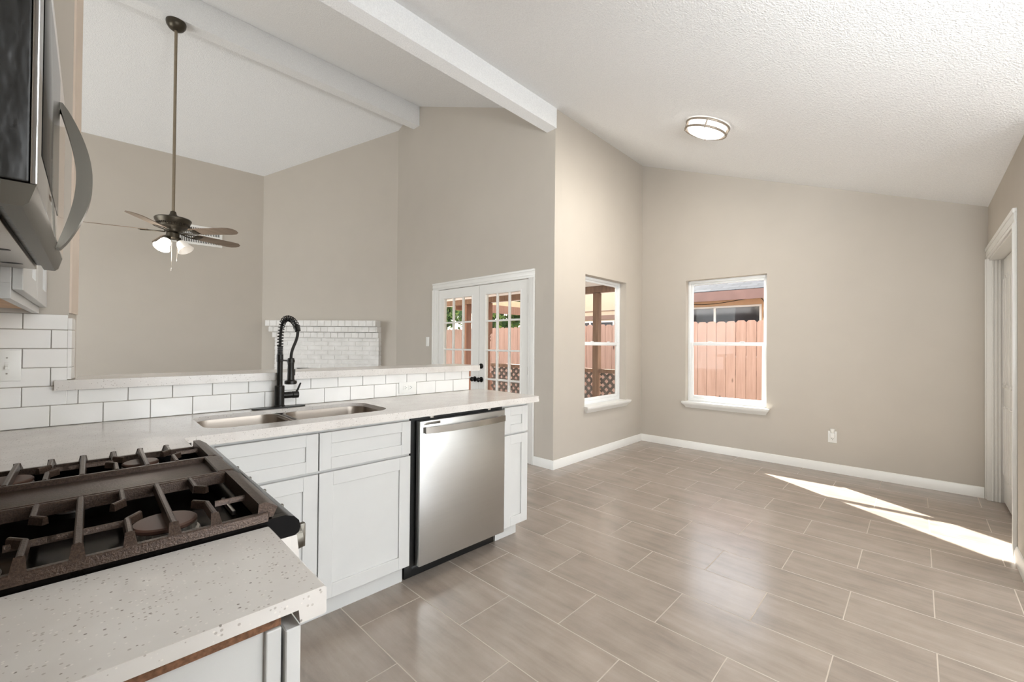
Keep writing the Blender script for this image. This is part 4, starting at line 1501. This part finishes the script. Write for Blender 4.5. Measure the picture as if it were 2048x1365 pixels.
lattice(3.37, 5.46, 'long lattice panel between the brown post and the turned post')
# board fence
fn = thing('board_fence', 'tall dog-eared cedar board fence behind the house', 'fence', (7.3, 4, -.15))
bm = nb()
y = -6.0
while y < 18:
    w = .139
    zt = 1.665 + random.uniform(-.006, .006)
    xo = random.uniform(-.002, .002)
    prism(bm, [(y, -.15), (y + w, -.15), (y + w, zt - .03), (y + w - .03, zt), (y + .03, zt), (y, zt - .03)], 0, 7.30 + xo, 7.317 + xo)
    y += .1465 + (0.006 if random.random() < .12 else 0)
part('boards', bm, M['fence'], fn, smooth=0)
for z in (.15, .80, 1.40):
    bm = nb(); box(bm, 7.320, 7.357, -6, 18, z, z + .089)
    part('rail', bm, M['fence'], fn, smooth=0)
# neighbour's house
hs = thing('house', 'neighbouring tan house with shingle roof beyond the fence', 'house', (9.5, 1, -.15))
bm = nb(); box(bm, 8.75, 14, -8, 4.45, -.15, 2.32)
part('wall', bm, M['housewall'], hs, smooth=0)
bm = nb()
prism(bm, [(8.20, 2.25), (8.20, 2.275), (14, 4.30), (14, 4.275)], 1, -8.3, 4.6)
part('roof', bm, M['shingle'], hs, smooth=0)
bm = nb(); box(bm, 8.18, 8.215, -8.3, 4.6, 2.09, 2.262); box(bm, 8.215, 8.75, -8.3, 4.5, 2.20, 2.215)
part('fascia', bm, M['fascia'], hs, smooth=0)
def hwin(par, x, y0, y1, z0, z1, mull):
    bm = nb()
    w = .035
    box(bm, x - .03, x - .001, y0, y1, z1 - w, z1); box(bm, x - .03, x - .001, y0, y1, z0, z0 + w)
    box(bm, x - .03, x - .001, y0, y0 + w, z0 + w, z1 - w); box(bm, x - .03, x - .001, y1 - w, y1, z0 + w, z1 - w)
    if mull: box(bm, x - .03, x - .001, mull - .02, mull + .02, z0 + w, z1 - w)
    f = part('window', bm, M['vinyl'], par, smooth=0)
    bm = nb(); box(bm, x - .012, x - .002, y0 + .01, y1 - .01, z0 + .01, z1 - .01)
    part('pane', bm, M['darkglass'], f, smooth=0)
hwin(hs, 8.75, 2.06, 3.75, 1.05, 2.035, 2.87)
bm = nb()
tube(bm, bez((8.745, 3.4, 2.12), (8.74, 2.9, 2.02), (8.74, 2.4, 2.17), (8.74, 2.1, 2.16), 16) + bez((8.74, 2.1, 2.16), (8.74, 1.95, 2.1), (8.74, 2.06, 1.9), (8.74, 2.02, 1.75), 10)[1:], .006, 6)
part('cable', bm, M['slot'], hs)
h2 = thing('house', 'cream gabled house wing beyond the patio lattice', 'house', (10, 5.6, -.15))
bm = nb(); prism(bm, [(4.63, -.15), (7.2, -.15), (7.2, 2.9), (5.8, 3.7), (4.63, 2.9)], 0, 8.7, 13)
part('wall', bm, M['creamwall'], h2, smooth=0)
bm = nb(); box(bm, 8.67, 8.70, 4.63, 7.2, 1.86, 1.96)
part('trim_band', bm, M['brownband'], h2, smooth=0)
bm = nb(); box(bm, 8.685, 8.70, 4.63, 7.2, 2.055, 2.075)
part('siding_joint', bm, M['brownband'], h2, smooth=0)
hwin(h2, 8.70, 5.05, 6.3, 1.0, 1.83, 5.7)
# trees
def tree(name, x, y, h, r, zc_, n, label, sz=.09):
    t = thing(name, label, 'tree', (x, y, -.15))
    bm = nb()
    tube(bm, [(x, y, -.15), (x + .05, y, h * .3), (x - .05, y + .1, h * .6), (x, y + .1, h * .85)], [.13, .11, .08, .03], 10)
    for k in range(6):
        a = k * 1.05
        z0 = h * (.35 + .07 * k)
        tube(bm, [(x, y + .05, z0), (x + r * .4 * math.cos(a), y + r * .4 * math.sin(a), z0 + .35), (x + r * .8 * math.cos(a), y + r * .8 * math.sin(a), z0 + .5)], [.05, .03, .012], 6)
    part('trunk', bm, M['bark'], t)
    bm = nb()
    cl_ = []
    for i in range(26):
        u, v, w = random.gauss(0, 1), random.gauss(0, 1), random.gauss(0, 1)
        L = math.sqrt(u * u + v * v + w * w) + 1e-6
        q = random.random() ** .4
        cl_.append(Vector((x + r * q * u / L, y + r * q * v / L, zc_ + r * .8 * q * w / L)))
    for i in range(n):
        c = random.choice(cl_) + Vector((random.gauss(0, r * .16), random.gauss(0, r * .16), random.gauss(0, r * .14)))
        a, b = Vector((random.gauss(0, 1), random.gauss(0, 1), random.gauss(0, 1))).normalized(), Vector((random.gauss(0, 1), random.gauss(0, 1), random.gauss(0, 1)))
        b = (b - a * b.dot(a)).normalized()
        s_ = sz * random.uniform(.6, 1.3)
        vs = [bm.verts.new(c + a * s_ * p + b * s_ * q) for p, q in ((-1, 0), (-.2, .42), (1, 0), (-.2, -.42))]
        bm.faces.new(vs)
    part('foliage', bm, M['leaf'], t, smooth=0)
tree('leafy_tree', 6.40, 8.95, 3.0, 0.58, 2.1, 3200, 'leafy tree by the fence seen through the left patio door', .075)
tree('leafy_tree', 9.9, 10.0, 4.3, 1.5, 2.7, 3200, 'large green tree beyond the fence seen through the right patio door', .12)
tree('leafy_tree', 10.2, 15.0, 5.0, 2.0, 2.9, 3000, 'far green tree behind the fence, left of the other trees', .13)
